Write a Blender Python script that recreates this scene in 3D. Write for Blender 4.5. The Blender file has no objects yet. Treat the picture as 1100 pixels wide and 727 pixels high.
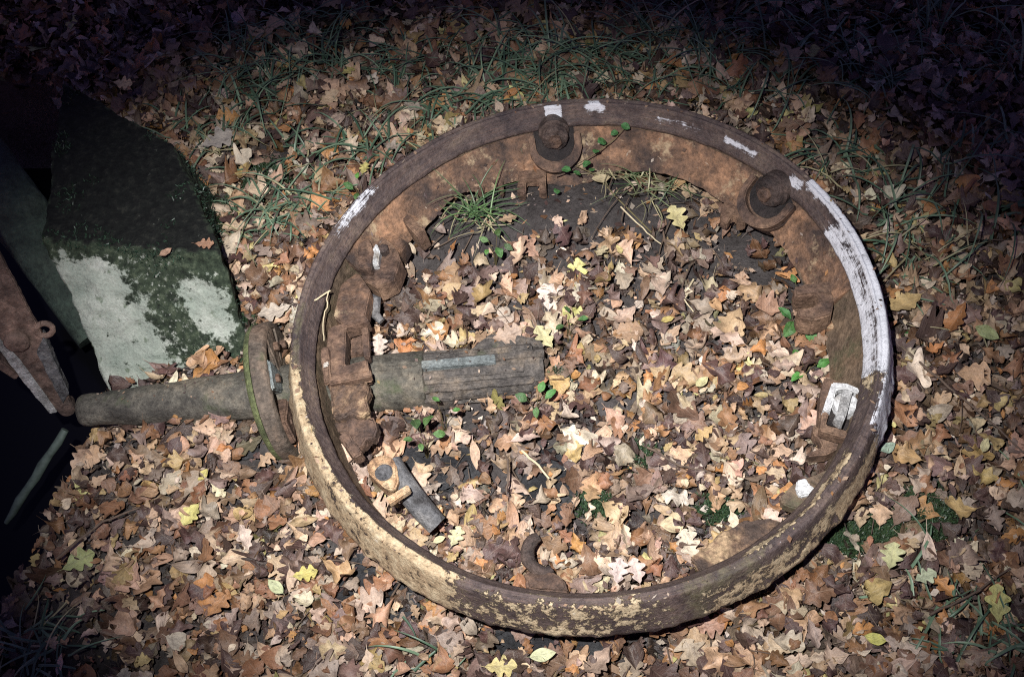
import bpy, bmesh, math, random
import numpy as np
from mathutils import Vector, Matrix, noise as mnoise

random.seed(7)
rng = np.random.default_rng(11)
SC = bpy.context.scene
COL = SC.collection
R_ = math.radians
PI = math.pi

# ------------------------------------------------------------------ camera
PITCH = 58.6
FPX = 1150.0                                   # focal length in pixels of a 1100 px wide frame
ZC = 0.125                                     # height of the foot of the iron ring over the middle of the ground
CAM = Vector((-0.167, -1.312, ZC + 2.151))
cd = bpy.data.cameras.new('camera')
cam = bpy.data.objects.new('camera', cd)
COL.objects.link(cam)
cam.location = CAM
cam.rotation_euler = (R_(90 - PITCH), 0, 0)
cd.sensor_width = 36
cd.lens = 36 * FPX / 1100
cd.clip_start = 0.02
cd.clip_end = 400
SC.camera = cam

# ------------------------------------------------------------------ measuring helpers
SP, CP = math.sin(R_(PITCH)), math.cos(R_(PITCH))
def ray(px, py):
    x, y = (px - 550) / FPX, (py - 363.5) / FPX
    return Vector((x, -y * SP + CP, -y * CP - SP))
def at(px, py, z):
    d = ray(px, py)
    return CAM + d * ((z - CAM.z) / d.z)
def to_px(P):                                   # n x 3 -> n x 2
    d = np.asarray(P) - np.array(CAM)
    y = -(d[:, 1] * SP + d[:, 2] * CP)
    z = d[:, 1] * CP - d[:, 2] * SP
    return np.stack([550 + FPX * d[:, 0] / z, 363.5 + FPX * y / z], 1)

# ------------------------------------------------------------------ world, last light of dusk
world = bpy.data.worlds.new('World')
SC.world = world
world.use_nodes = True
wn = world.node_tree
wn.nodes.clear()
wo = wn.nodes.new('ShaderNodeOutputWorld')
wb = wn.nodes.new('ShaderNodeBackground')
ws = wn.nodes.new('ShaderNodeTexSky')
ws.sky_type = 'NISHITA'
ws.sun_disc = False
ws.sun_elevation = R_(0)
ws.sun_rotation = R_(200)
wb.inputs['Strength'].default_value = 0.15
wt = wn.nodes.new('ShaderNodeMix')               # violet tint put on the sky, lifts the blacks like film fog
wt.data_type = 'RGBA'; wt.blend_type = 'MULTIPLY'; wt.inputs[0].default_value = 1.0
wt.inputs[7].default_value = (1.05, 0.85, 2.1, 1)
wn.links.new(ws.outputs[0], wt.inputs[6])
wn.links.new(wt.outputs[2], wb.inputs['Color'])
wn.links.new(wb.outputs[0], wo.inputs['Surface'])

sd = bpy.data.lights.new('sun', 'SUN')
sun = bpy.data.objects.new('sun', sd)
COL.objects.link(sun)
sd.energy = 0.004
sd.angle = R_(12)
sd.color = (1.0, 0.9, 0.8)
sun.rotation_euler = (R_(88), 0, R_(200))

# the photographer's flash gun, held up and to the left of the lens
fd = bpy.data.lights.new('flash_gun', 'SPOT')
flash = bpy.data.objects.new('flash_gun', fd)
COL.objects.link(flash)
fd.energy = 725
fd.color = (1.0, 0.985, 0.985)
fd.shadow_soft_size = 0.018
fd.spot_size = R_(43.8)
fd.spot_blend = 1.0
flash.location = CAM + Vector((-0.24, 0.17, 0.16))
aim = at(540, 420, 0.0)
flash.rotation_euler = (aim - flash.location).to_track_quat('-Z', 'Y').to_euler()
flash.scale = (1.45, 1.0, 1.0)

SC.view_settings.view_transform = 'Standard'
SC.view_settings.look = 'None'
SC.view_settings.exposure = 0.0
SC.view_settings.gamma = 1.0
SC.view_settings.use_curve_mapping = False
SC.render.engine = 'CYCLES'
SC.cycles.max_bounces = 4
SC.cycles.diffuse_bounces = 2
SC.cycles.glossy_bounces = 2
SC.cycles.use_denoising = False
SC.cycles.filter_width = 1.15

RC = Vector((0, 0, ZC))
RN = Vector((-0.097, 0.0, 0.9953)).normalized()
RU = Vector((RN.z, 0, -RN.x))                   # ring frame: RU to the right, RV away, RN up
RV = RN.cross(RU)
RM = Matrix(((RU.x, RV.x, RN.x, RC.x), (RU.y, RV.y, RN.y, RC.y), (RU.z, RV.z, RN.z, RC.z), (0, 0, 0, 1)))
RMI = RM.inverted()
def ring_at(px, py, h):                         # point of the plane h above the ring's foot, in ring coordinates
    o, d = RMI @ CAM, RMI.to_3x3() @ ray(px, py)
    return o + d * ((h - o.z) / d.z)
def phi_at(px, py, h=0.08):
    p = ring_at(px, py, h)
    return math.degrees(math.atan2(p.y, p.x)) % 360

# ------------------------------------------------------------------ mesh helpers
class MB:
    def __init__(self):
        self.v, self.f = [], []
    def add(self, vs, fs):
        n = len(self.v)
        self.v += [tuple(p) for p in vs]
        self.f += [tuple(i + n for i in f) for f in fs]
        return self
    def box(self, c, s, M=None):
        c = Vector(c)
        vs = [Vector((c.x + sx * s[0] / 2, c.y + sy * s[1] / 2, c.z + sz * s[2] / 2)) for sx in (-1, 1) for sy in (-1, 1) for sz in (-1, 1)]
        if M: vs = [M @ p for p in vs]
        return self.add(vs, [(0, 1, 3, 2), (4, 6, 7, 5), (0, 4, 5, 1), (2, 3, 7, 6), (0, 2, 6, 4), (1, 5, 7, 3)])
    def loft(self, rings, closed=True, caps=True):
        n = len(rings[0]); vs = [p for r in rings for p in r]; fs = []
        m = n if closed else n - 1
        for i in range(len(rings) - 1):
            for j in range(m):
                k = (j + 1) % n
                fs.append((i * n + j, i * n + k, (i + 1) * n + k, (i + 1) * n + j))
        if caps and closed:
            fs.append(tuple(reversed(range(n)))); fs.append(tuple(range((len(rings) - 1) * n, len(rings) * n)))
        return self.add(vs, fs)
    def lathe(self, a, d, prof, n=40, jit=0.0, seed=0):
        """prof: (distance along d, radius)"""
        a = Vector(a); d = Vector(d).normalized()
        u = d.orthogonal().normalized(); w = d.cross(u)
        rings = []
        for i, (t, r) in enumerate(prof):
            ring = []
            for k in range(n):
                an = 2 * PI * k / n
                q = r
                if jit:
                    q += jit * mnoise.noise(Vector((math.cos(an) * 1.7 + seed, math.sin(an) * 1.7, t * 14))) * min(1, r / 0.02)
                ring.append(a + d * t + (u * math.cos(an) + w * math.sin(an)) * q)
            rings.append(ring)
        return self.loft(rings)
    def tube(self, pts, rads, n=8):
        pts = [Vector(p) for p in pts]
        rings = []
        up = Vector((0.13, 0.21, 0.97))
        for i, p in enumerate(pts):
            t = (pts[min(i + 1, len(pts) - 1)] - pts[max(i - 1, 0)]).normalized()
            u = t.cross(up)
            if u.length < 1e-3: u = t.orthogonal()
            u.normalize(); w = u.cross(t)
            r = rads[i] if hasattr(rads, '__len__') else rads
            rings.append([p + (u * math.cos(2 * PI * k / n) + w * math.sin(2 * PI * k / n)) * r for k in range(n)])
        return self.loft(rings)
    def prism(self, poly, h0, h1, M=None):
        """polygon in x,y extruded from h0 to h1"""
        n = len(poly)
        vs = [Vector((p[0], p[1], h0)) for p in poly] + [Vector((p[0], p[1], h1)) for p in poly]
        if M: vs = [M @ p for p in vs]
        fs = [tuple(reversed(range(n))), tuple(range(n, 2 * n))] + [(i, (i + 1) % n, n + (i + 1) % n, n + i) for i in range(n)]
        return self.add(vs, fs)
    def build(self, name, mat, parent=None, smooth=False, bevel=0.0, rough=0.0, rscale=18, sub=0):
        me = bpy.data.meshes.new(name)
        me.from_pydata(self.v, [], self.f)
        bm = bmesh.new(); bm.from_mesh(me)
        bmesh.ops.recalc_face_normals(bm, faces=bm.faces)
        if bevel:
            ed = [e for e in bm.edges if len(e.link_faces) == 2 and e.calc_face_angle(0) > 0.6]
            bmesh.ops.bevel(bm, geom=ed, offset=bevel, segments=2, affect='EDGES', clamp_overlap=True)
        if sub:
            bmesh.ops.triangulate(bm, faces=bm.faces)
            for _ in range(5):
                lg = [e for e in bm.edges if e.calc_length() > 0.0075]
                if not lg or len(bm.faces) > 9000: break
                bmesh.ops.subdivide_edges(bm, edges=lg, cuts=1)
                bmesh.ops.triangulate(bm, faces=[f for f in bm.faces if len(f.verts) > 3])
        if rough:
            bm.normal_update()
            for v in bm.verts:
                k = mnoise.fractal(v.co * rscale, 1.0, 2.0, 3) + 0.5 * mnoise.noise(v.co * rscale * 5)
                v.co += v.normal * k * rough
        bm.to_mesh(me); bm.free()
        if smooth or sub: me.shade_smooth()
        if sub: me.set_sharp_from_angle(angle=R_(38))
        elif smooth: me.set_sharp_from_angle(angle=R_(50))
        me.materials.append(mat)
        o = bpy.data.objects.new(name, me)
        COL.objects.link(o)
        if parent: o.parent = parent
        return o
def tag(o, label=None, cat=None, group=None, kind=None):
    if label: o['label'] = label
    if cat: o['category'] = cat
    if group: o['group'] = group
    if kind: o['kind'] = kind
    return o
def thing(name, label, cat, loc=(0, 0, 0), group=None, M=None):
    o = bpy.data.objects.new(name, None)
    COL.objects.link(o)
    o.empty_display_size = 0.05
    if M: o.matrix_world = M
    else: o.location = loc
    return tag(o, label, cat, group)
def arc_xy(a0, a1, r, n, cx=0, cy=0):
    return [(cx + r * math.cos(R_(a0 + (a1 - a0) * i / n)), cy + r * math.sin(R_(a0 + (a1 - a0) * i / n))) for i in range(n + 1)]

# ------------------------------------------------------------------ materials
class NT:
    def __init__(self, name):
        self.m = bpy.data.materials.new(name)
        self.m.use_nodes = True
        self.t = self.m.node_tree
        self.b = self.t.nodes['Principled BSDF']
        self.out = self.t.nodes['Material Output']
        self.co = self.t.nodes.new('ShaderNodeTexCoord').outputs['Object']
    def n(self, ty, **kw):
        x = self.t.nodes.new(ty)
        for k, v in kw.items(): setattr(x, k, v)
        return x
    def l(self, a, b): self.t.links.new(a, b)
    def noise(self, scale, detail=6, rough=0.6, vec=None, stretch=None, dist=0.0):
        x = self.n('ShaderNodeTexNoise')
        x.inputs['Scale'].default_value = scale; x.inputs['Detail'].default_value = detail
        x.inputs['Roughness'].default_value = rough; x.inputs['Distortion'].default_value = dist
        v = vec or self.co
        if stretch:
            mp = self.n('ShaderNodeMapping'); mp.inputs['Scale'].default_value = stretch
            self.l(v, mp.inputs['Vector']); v = mp.outputs[0]
        self.l(v, x.inputs['Vector'])
        return x.outputs['Fac']
    def ramp(self, fac, stops, interp='LINEAR'):
        x = self.n('ShaderNodeValToRGB'); x.color_ramp.interpolation = interp
        e = x.color_ramp.elements
        while len(e) < len(stops): e.new(0.5)
        for i, (p, c) in enumerate(stops):
            e[i].position = p
            e[i].color = (c, c, c, 1) if not hasattr(c, '__len__') else (*c, 1)
        self.l(fac, x.inputs['Fac'])
        return x.outputs['Color']
    def mix(self, fac, a, b, mode='MIX'):
        x = self.n('ShaderNodeMix', data_type='RGBA', blend_type=mode)
        for s, v in ((x.inputs[0], fac), (x.inputs[6], a), (x.inputs[7], b)):
            if hasattr(v, 'links') or hasattr(v, 'is_linked'): self.l(v, s)
            elif hasattr(v, '__len__'): s.default_value = (*v, 1)
            else: s.default_value = v
        return x.outputs[2]
    def math(self, op, a, b=0.0, clamp=False):
        x = self.n('ShaderNodeMath', operation=op, use_clamp=clamp)
        for s, v in ((x.inputs[0], a), (x.inputs[1], b)):
            if hasattr(v, 'is_linked'): self.l(v, s)
            else: s.default_value = v
        return x.outputs[0]
    def bump(self, h, strength=0.5, dist=0.004, prev=None):
        x = self.n('ShaderNodeBump')
        x.inputs['Strength'].default_value = strength; x.inputs['Distance'].default_value = dist
        self.l(h, x.inputs['Height'])
        if prev: self.l(prev, x.inputs['Normal'])
        return x.outputs[0]
    def done(self, col, rough, nrm=None, spec=0.4, metal=0.0):
        if hasattr(col, 'is_linked'): self.l(col, self.b.inputs['Base Color'])
        else: self.b.inputs['Base Color'].default_value = (*col, 1)
        if hasattr(rough, 'is_linked'): self.l(rough, self.b.inputs['Roughness'])
        else: self.b.inputs['Roughness'].default_value = rough
        if nrm: self.l(nrm, self.b.inputs['Normal'])
        self.b.inputs['Specular IOR Level'].default_value = spec
        self.b.inputs['Metallic'].default_value = metal
        return self.m
    def attr(self, name):
        x = self.n('ShaderNodeAttribute'); x.attribute_name = name
        return x

def rust_mat(name, dark, mid, light, scale=9, lo=0.36, hi=0.66, moss=0.0, pale=None, pale_at=0.66, rough=0.62):
    t = NT(name)
    a = t.noise(scale, 9, 0.66, dist=0.3)
    c = t.ramp(a, [(lo, dark), ((lo + hi) / 2, mid), (hi, light)])
    f = t.noise(scale * 9, 6, 0.75)
    c = t.mix(0.9, c, t.ramp(f, [(0.3, 0.35), (0.52, 1.0), (0.72, 1.6)]), 'MULTIPLY')
    q_ = t.noise(scale * 2.7, 8, 0.7)
    c = t.mix(0.8, c, t.ramp(q_, [(0.33, 0.45), (0.5, 1.0), (0.68, 1.4)]), 'MULTIPLY')
    if pale:
        p = t.noise(scale * 1.3, 10, 0.72, stretch=(1, 1.1, 0.9))
        c = t.mix(t.ramp(p, [(pale_at - 0.08, 0.0), (pale_at, 0.9)]), c, pale)
    if moss:
        p = t.noise(scale * 0.8, 8, 0.7)
        c = t.mix(t.ramp(p, [(0.62 - moss, 0.0), (0.72 - moss * 0.6, 0.85)]), c, (0.06, 0.075, 0.035))
    n1 = t.bump(q_, 0.6, 0.012)
    n2 = t.bump(f, 0.9, 0.006, n1)
    return t.done(c, t.ramp(f, [(0.3, rough - 0.15), (0.7, rough + 0.15)]), n2, 0.45, 0.0)

M = {}
M['flange'] = rust_mat('rusty_flange', (0.045, 0.030, 0.025), (0.140, 0.082, 0.052), (0.30, 0.165, 0.092), 9, 0.37, 0.64, pale=(0.44, 0.33, 0.20), pale_at=0.64)
M['ochre'] = rust_mat('ochre_scale', (0.075, 0.05, 0.038), (0.17, 0.105, 0.065), (0.44, 0.31, 0.18), 13, 0.42, 0.64)
M['web'] = rust_mat('web_rust', (0.085, 0.06, 0.042), (0.15, 0.105, 0.068), (0.21, 0.14, 0.085), 7, moss=0.06)
M['plate'] = rust_mat('brown_rust', (0.05, 0.032, 0.026), (0.13, 0.078, 0.052), (0.24, 0.15, 0.095), 10)
M['roller'] = rust_mat('dark_iron', (0.03, 0.022, 0.02), (0.075, 0.052, 0.043), (0.14, 0.098, 0.078), 14, rough=0.55)
M['recess_shade'] = rust_mat('painted_recess_shade', (0.012, 0.009, 0.009), (0.022, 0.016, 0.015), (0.035, 0.026, 0.022), 14)  # near-black colour that paints the shade inside openings
M['shaft'] = rust_mat('shaft_rust', (0.045, 0.041, 0.034), (0.105, 0.097, 0.077), (0.18, 0.152, 0.112), 12, moss=0.06)
M['shaft_end'] = rust_mat('spline_rust', (0.042, 0.038, 0.036), (0.105, 0.092, 0.080), (0.19, 0.150, 0.112), 14, moss=0.02)
M['collar'] = rust_mat('collar_rust', (0.05, 0.042, 0.034), (0.115, 0.09, 0.068), (0.20, 0.14, 0.098), 10, moss=0.05)
M['green'] = rust_mat('algae_green', (0.07, 0.085, 0.035), (0.13, 0.15, 0.06), (0.20, 0.20, 0.09), 12)
M['grey'] = rust_mat('bare_grey_steel', (0.05, 0.047, 0.047), (0.115, 0.115, 0.118), (0.22, 0.21, 0.20), 14, rough=0.5)
M['bluegrey'] = rust_mat('blue_grey_film', (0.12, 0.135, 0.13), (0.20, 0.225, 0.22), (0.26, 0.27, 0.24), 14, rough=0.5)
M['white'] = rust_mat('white_paint', (0.26, 0.23, 0.19), (0.60, 0.60, 0.585), (0.70, 0.70, 0.69), 15, 0.30, 0.52)
M['greywhite'] = rust_mat('worn_grey_paint', (0.18, 0.165, 0.15), (0.36, 0.355, 0.34), (0.50, 0.50, 0.485), 22, 0.32, 0.62)
M['orange'] = rust_mat('orange_flaking', (0.14, 0.075, 0.045), (0.46, 0.28, 0.15), (0.60, 0.43, 0.26), 22, 0.36, 0.6)
M['post'] = rust_mat('post_rust', (0.06, 0.042, 0.035), (0.15, 0.10, 0.078), (0.25, 0.165, 0.125), 8)
M['beam'] = rust_mat('slimy_beam', (0.025, 0.04, 0.03), (0.05, 0.075, 0.055), (0.085, 0.11, 0.08), 7)

def rim_mat():
    t = NT('rim_rust')
    at_ = t.attr('paint')                       # r white paint, g ochre scale, b algae
    sep = t.n('ShaderNodeSeparateColor'); t.l(at_.outputs['Color'], sep.inputs[0])
    st = t.attr('along')                        # (arc length, profile, 0) for streaks
    a = t.noise(7, 9, 0.66)
    s = t.noise(1.0, 5, 0.6, vec=st.outputs['Vector'], stretch=(9, 420, 1))
    f = t.noise(95, 6, 0.7)
    g = t.noise(30, 8, 0.75)
    base = t.ramp(t.math('ADD', a, t.math('MULTIPLY', t.math('SUBTRACT', g, 0.5), 0.7)), [(0.28, (0.040, 0.030, 0.031)), (0.48, (0.088, 0.064, 0.058)), (0.62, (0.135, 0.100, 0.082)), (0.78, (0.21, 0.155, 0.105))])
    base = t.mix(0.55, base, t.ramp(s, [(0.35, (0.62, 0.62, 0.66)), (0.52, (1.0, 1.0, 1.0)), (0.68, (1.75, 1.4, 1.1))]), 'MULTIPLY')
    base = t.mix(0.6, base, t.ramp(f, [(0.3, 0.35), (0.52, 1.0), (0.72, 1.7)]), 'MULTIPLY')
    al = t.math('ADD', sep.outputs[2], t.math('MULTIPLY', t.math('SUBTRACT', g, 0.5), 1.2))
    base = t.mix(t.ramp(al, [(0.45, 0.0), (0.75, 0.8)]), base, t.ramp(f, [(0.3, (0.06, 0.055, 0.03)), (0.7, (0.17, 0.155, 0.08))]))
    # ochre flakes
    oc = t.math('ADD', sep.outputs[1], t.math('MULTIPLY', t.math('SUBTRACT', g, 0.5), 2.9))
    oc = t.math('ADD', oc, t.math('MULTIPLY', t.math('SUBTRACT', a, 0.5), 1.0))
    oc = t.math('ADD', oc, t.math('MULTIPLY', t.math('SUBTRACT', f, 0.5), 0.9))
    ocm = t.ramp(oc, [(0.47, 0.0), (0.60, 1.0)])
    occ = t.ramp(g, [(0.3, (0.15, 0.10, 0.06)), (0.46, (0.40, 0.295, 0.175)), (0.66, (0.58, 0.48, 0.31))])
    occ = t.mix(0.6, occ, t.ramp(f, [(0.36, 0.2), (0.50, 0.9), (0.7, 1.25)]), 'MULTIPLY')
    c = t.mix(ocm, base, occ)
    # white paint, flaking
    wp = t.math('ADD', sep.outputs[0], t.math('MULTIPLY', t.math('SUBTRACT', g, 0.5), 1.7))
    wp = t.math('ADD', wp, t.math('MULTIPLY', t.math('SUBTRACT', s, 0.5), 1.5))
    wp = t.math('ADD', wp, t.math('MULTIPLY', t.math('SUBTRACT', f, 0.5), 1.1))
    wpm = t.ramp(wp, [(0.46, 0.0), (0.62, 0.97)])
    wc = t.mix(0.9, (0.68, 0.69, 0.72), t.ramp(g, [(0.30, 0.5), (0.46, 0.92), (0.7, 1.15)]), 'MULTIPLY')
    c = t.mix(wpm, c, wc)
    h = t.math('ADD', t.math('MULTIPLY', ocm, 0.55), t.math('MULTIPLY', wpm, 0.08))
    n0 = t.bump(h, 0.7, 0.006)
    n1 = t.bump(g, 0.8, 0.010, n0)
    n2 = t.bump(f, 0.9, 0.004, n1)
    return t.done(c, t.ramp(f, [(0.3, 0.42), (0.7, 0.72)]), n2, 0.45)
M['rim'] = rim_mat()

def leaf_mat(name='leaf'):
    t = NT(name)
    c = t.attr('leaf_colour').outputs['Color']
    q = t.attr('leaf_uv')                       # (u along, v across -1..1, id)
    sep = t.n('ShaderNodeSeparateXYZ'); t.l(q.outputs['Vector'], sep.inputs[0])
    u, v = sep.outputs[0], sep.outputs[1]
    av = t.math('ABSOLUTE', v)
    mid = t.math('SUBTRACT', 1.0, t.math('MULTIPLY', av, 16.0), True)
    w = t.math('FRACT', t.math('MULTIPLY', t.math('SUBTRACT', u, t.math('MULTIPLY', av, 0.16)), 8.0))
    w = t.math('ABSOLUTE', t.math('SUBTRACT', w, 0.5))
    vein = t.math('SUBTRACT', 1.0, t.math('MULTIPLY', w, 9.0), True)
    vv = t.math('MAXIMUM', mid, t.math('MULTIPLY', vein, 0.45))
    mp = t.n('ShaderNodeVectorMath', operation='MULTIPLY'); t.l(q.outputs['Vector'], mp.inputs[0]); mp.inputs[1].default_value = (1, 0.6, 37)
    blo = t.noise(3.2, 7, 0.7, vec=mp.outputs[0])
    spk = t.noise(120, 4, 0.7)
    col = t.mix(0.85, c, t.ramp(blo, [(0.30, (0.30, 0.25, 0.24)), (0.48, (0.95, 0.95, 0.95)), (0.66, (1.3, 1.24, 1.18))]), 'MULTIPLY')
    col = t.mix(0.6, col, t.ramp(spk, [(0.32, 0.55), (0.5, 1.0), (0.7, 1.18)]), 'MULTIPLY')
    col = t.mix(t.math('MULTIPLY', vv, 0.38), col, t.mix(0.6, c, (0.42, 0.33, 0.24)))
    n1 = t.bump(vv, 0.35, 0.0012)
    n2 = t.bump(spk, 0.55, 0.003, n1)
    n2 = t.bump(blo, 0.5, 0.008, n2)
    m = t.done(col, t.ramp(blo, [(0.3, 0.30), (0.7, 0.55)]), n2, 0.5)
    return m
M['leaf'] = leaf_mat()

def blade_mat():
    t = NT('blade')
    c = t.attr('leaf_colour').outputs['Color']
    s = t.noise(60, 4)
    return t.done(t.mix(0.6, c, t.ramp(s, [(0.3, 0.6), (0.7, 1.3)]), 'MULTIPLY'), 0.42, None, 0.4)
M['blade'] = blade_mat()

def soil_mat():
    t = NT('soil')
    a = t.noise(5, 8, 0.65)
    f = t.noise(70, 8, 0.75)
    g = t.noise(260, 4, 0.7)
    c = t.ramp(a, [(0.3, (0.030, 0.025, 0.023)), (0.52, (0.068, 0.059, 0.056)), (0.7, (0.105, 0.094, 0.090))])
    c = t.mix(0.9, c, t.ramp(f, [(0.3, 0.4), (0.5, 1.0), (0.72, 1.6)]), 'MULTIPLY')
    c = t.mix(t.ramp(g, [(0.68, 0.0), (0.74, 0.7)]), c, (0.21, 0.17, 0.14))
    n1 = t.bump(f, 0.9, 0.012)
    n2 = t.bump(g, 0.7, 0.003, n1)
    return t.done(c, t.ramp(f, [(0.3, 0.5), (0.7, 0.85)]), n2, 0.35)
M['soil'] = soil_mat()

def stone_mat():
    t = NT('mossy_stone')
    at_ = t.attr('paint'); sep = t.n('ShaderNodeSeparateColor'); t.l(at_.outputs['Color'], sep.inputs[0])
    a = t.noise(9, 9, 0.62); f = t.noise(55, 8, 0.72); g = t.noise(20, 6, 0.7); v = t.noise(150, 5, 0.7)
    pale = t.ramp(a, [(0.3, (0.20, 0.24, 0.20)), (0.5, (0.32, 0.355, 0.30)), (0.7, (0.50, 0.52, 0.46))])
    spots = t.ramp(t.noise(34, 3, 0.5), [(0.63, 0.0), (0.69, 0.75)])
    pale = t.mix(spots, pale, (0.10, 0.13, 0.085))
    pale = t.mix(0.7, pale, t.ramp(v, [(0.3, 0.6), (0.5, 1.0), (0.7, 1.2)]), 'MULTIPLY')
    moss = t.ramp(f, [(0.34, (0.010, 0.014, 0.010)), (0.52, (0.034, 0.048, 0.030)), (0.7, (0.095, 0.115, 0.072))])
    moss = t.mix(t.math('MULTIPLY', sep.outputs[2], 0.92), moss, t.ramp(f, [(0.34, (0.003, 0.003, 0.003)), (0.55, (0.008, 0.008, 0.008)), (0.72, (0.028, 0.026, 0.022))]))  # top face: blacker moss, with shade from grazing light put into the colour
    flk = t.ramp(t.noise(85, 7, 0.7), [(0.575, 0.0), (0.63, 1.0)])
    moss = t.mix(t.math('MULTIPLY', flk, sep.outputs[1]), moss, (0.36, 0.38, 0.33))
    k = t.math('ADD', sep.outputs[0], t.math('MULTIPLY', t.math('SUBTRACT', g, 0.5), 2.0))
    k = t.math('ADD', k, t.math('MULTIPLY', t.math('SUBTRACT', f, 0.5), 1.3))
    km = t.ramp(k, [(0.42, 0.0), (0.60, 1.0)])
    c = t.mix(km, moss, pale)
    n1 = t.bump(t.math('SUBTRACT', 1.0, km), 0.6, 0.010)
    n2 = t.bump(f, 0.85, 0.010, n1)
    return t.done(c, 0.8, n2, 0.2)
M['stone'] = stone_mat()

def simple_mat(name, c, rough=0.6, var=0.5, scale=40, spec=0.4):
    t = NT(name)
    s = t.noise(scale, 6, 0.65)
    return t.done(t.mix(var, c, t.ramp(s, [(0.3, 0.45), (0.5, 1.0), (0.72, 1.5)]), 'MULTIPLY'), rough, t.bump(s, 0.3, 0.002), spec)
M['plant'] = simple_mat('green_leaf', (0.075, 0.19, 0.035), 0.38, 0.45, 60)
M['stem'] = simple_mat('stem', (0.12, 0.10, 0.045), 0.6)
M['twig'] = simple_mat('twig_bark', (0.10, 0.07, 0.05), 0.75, 0.7, 90)
M['straw'] = simple_mat('straw', (0.50, 0.42, 0.27), 0.55, 0.4, 80)
M['darkstone'] = rust_mat('dark_wet_stone', (0.008, 0.008, 0.010), (0.020, 0.020, 0.022), (0.05, 0.05, 0.052), 16)
M['stick'] = simple_mat('algae_stick', (0.075, 0.10, 0.085), 0.6, 0.8, 40)
tw = NT('black_water')
M['water'] = tw.done((0.004, 0.004, 0.005), 0.12, tw.bump(tw.noise(6, 3), 0.1, 0.01), 0.3)

# ------------------------------------------------------------------ ground
PIT = [(-9, -7.0), (-9, 1.2)]                   # filled below: the black gap at the left
def _pt(px, py, z): q = at(px, py, z); return (q.x, q.y)
PIT_EDGE = [_pt(-70, 760, -0.14), _pt(-8, 628, -0.14), _pt(40, 548, -0.14), _pt(84, 478, -0.14), _pt(112, 418, -0.14), _pt(150, 330, -0.14), _pt(80, 150, -0.1), _pt(30, 60, -0.1)]
PITP = np.array([(-6.0, PIT_EDGE[0][1])] + PIT_EDGE + [(-6.0, PIT_EDGE[-1][1])])
def inside_poly(x, y, P):
    x = np.asarray(x, float); y = np.asarray(y, float)
    c = np.zeros(x.shape, bool); n = len(P)
    for i in range(n):
        x0, y0 = P[i]; x1, y1 = P[(i + 1) % n]
        cond = (y0 > y) != (y1 > y)
        xi = (x1 - x0) * (y - y0) / ((y1 - y0) if y1 != y0 else 1e-9) + x0
        c ^= cond & (x < xi)
    return c
def dist_poly(x, y, P):
    d = np.full(np.shape(x), 1e9); n = len(P)
    for i in range(n):
        a = np.array(P[i]); b = np.array(P[(i + 1) % n]); ab = b - a
        t = np.clip(((x - a[0]) * ab[0] + (y - a[1]) * ab[1]) / (ab @ ab), 0, 1)
        d = np.minimum(d, np.hypot(x - a[0] - t * ab[0], y - a[1] - t * ab[1]))
    return d
def pit_signed(x, y):                           # > 0 outside
    d = dist_poly(x, y, PITP)
    return np.where(inside_poly(x, y, PITP), -d, d)
def sst(a, b, x): t = np.clip((x - a) / (b - a), 0, 1); return t * t * (3 - 2 * t)
def wob(x, y, f, s):
    return (np.sin(f * x + 1.3 * s + 1.7 * np.sin(f * 0.63 * y + s)) + np.sin(f * 0.87 * y + 2.1 * s + 1.5 * np.sin(f * 0.71 * x - s))) * 0.5
def blob(x, y, px, py, rx, ry, z=0.0):
    c = at(px, py, z)
    return np.exp(-(((x - c.x) / rx) ** 2 + ((y - c.y) / ry) ** 2))
def gz(x, y):
    x = np.asarray(x, float); y = np.asarray(y, float)
    z = 0.095 * np.clip(x, -1.6, 1.6) - 0.012
    z = z + 0.016 * wob(x, y, 5.1, 0.3) + 0.009 * wob(x, y, 11.7, 1.9) + 0.004 * wob(x, y, 29.0, 4.1)
    z = z + 0.05 * blob(x, y, 585, 235, 0.28, 0.13) + 0.035 * blob(x, y, 290, 200, 0.3, 0.4)
    z = z - 0.05 * blob(x, y, 265, 480, 0.10, 0.10) - 0.03 * blob(x, y, 300, 430, 0.12, 0.2)
    s = pit_signed(x, y)
    return z - 1.1 * sst(0.03, -0.07, s) - 0.06 * sst(0.25, 0.0, s)
g = np.linspace(-1, 1, 361)
def warp(g, near, far): return near * g + (far - near) * np.sign(g) * np.abs(g) ** 7
gx = warp(g, 2.9, 60) + 0.0
gy = warp(g, 2.6, 60) + 0.5
GX, GY = np.meshgrid(gx, gy)
GZ = gz(GX, GY)
NG = len(g)
idx = np.arange(NG * NG).reshape(NG, NG)
quads = np.stack([idx[:-1, :-1], idx[:-1, 1:], idx[1:, 1:], idx[1:, :-1]], -1).reshape(-1, 4)
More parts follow.
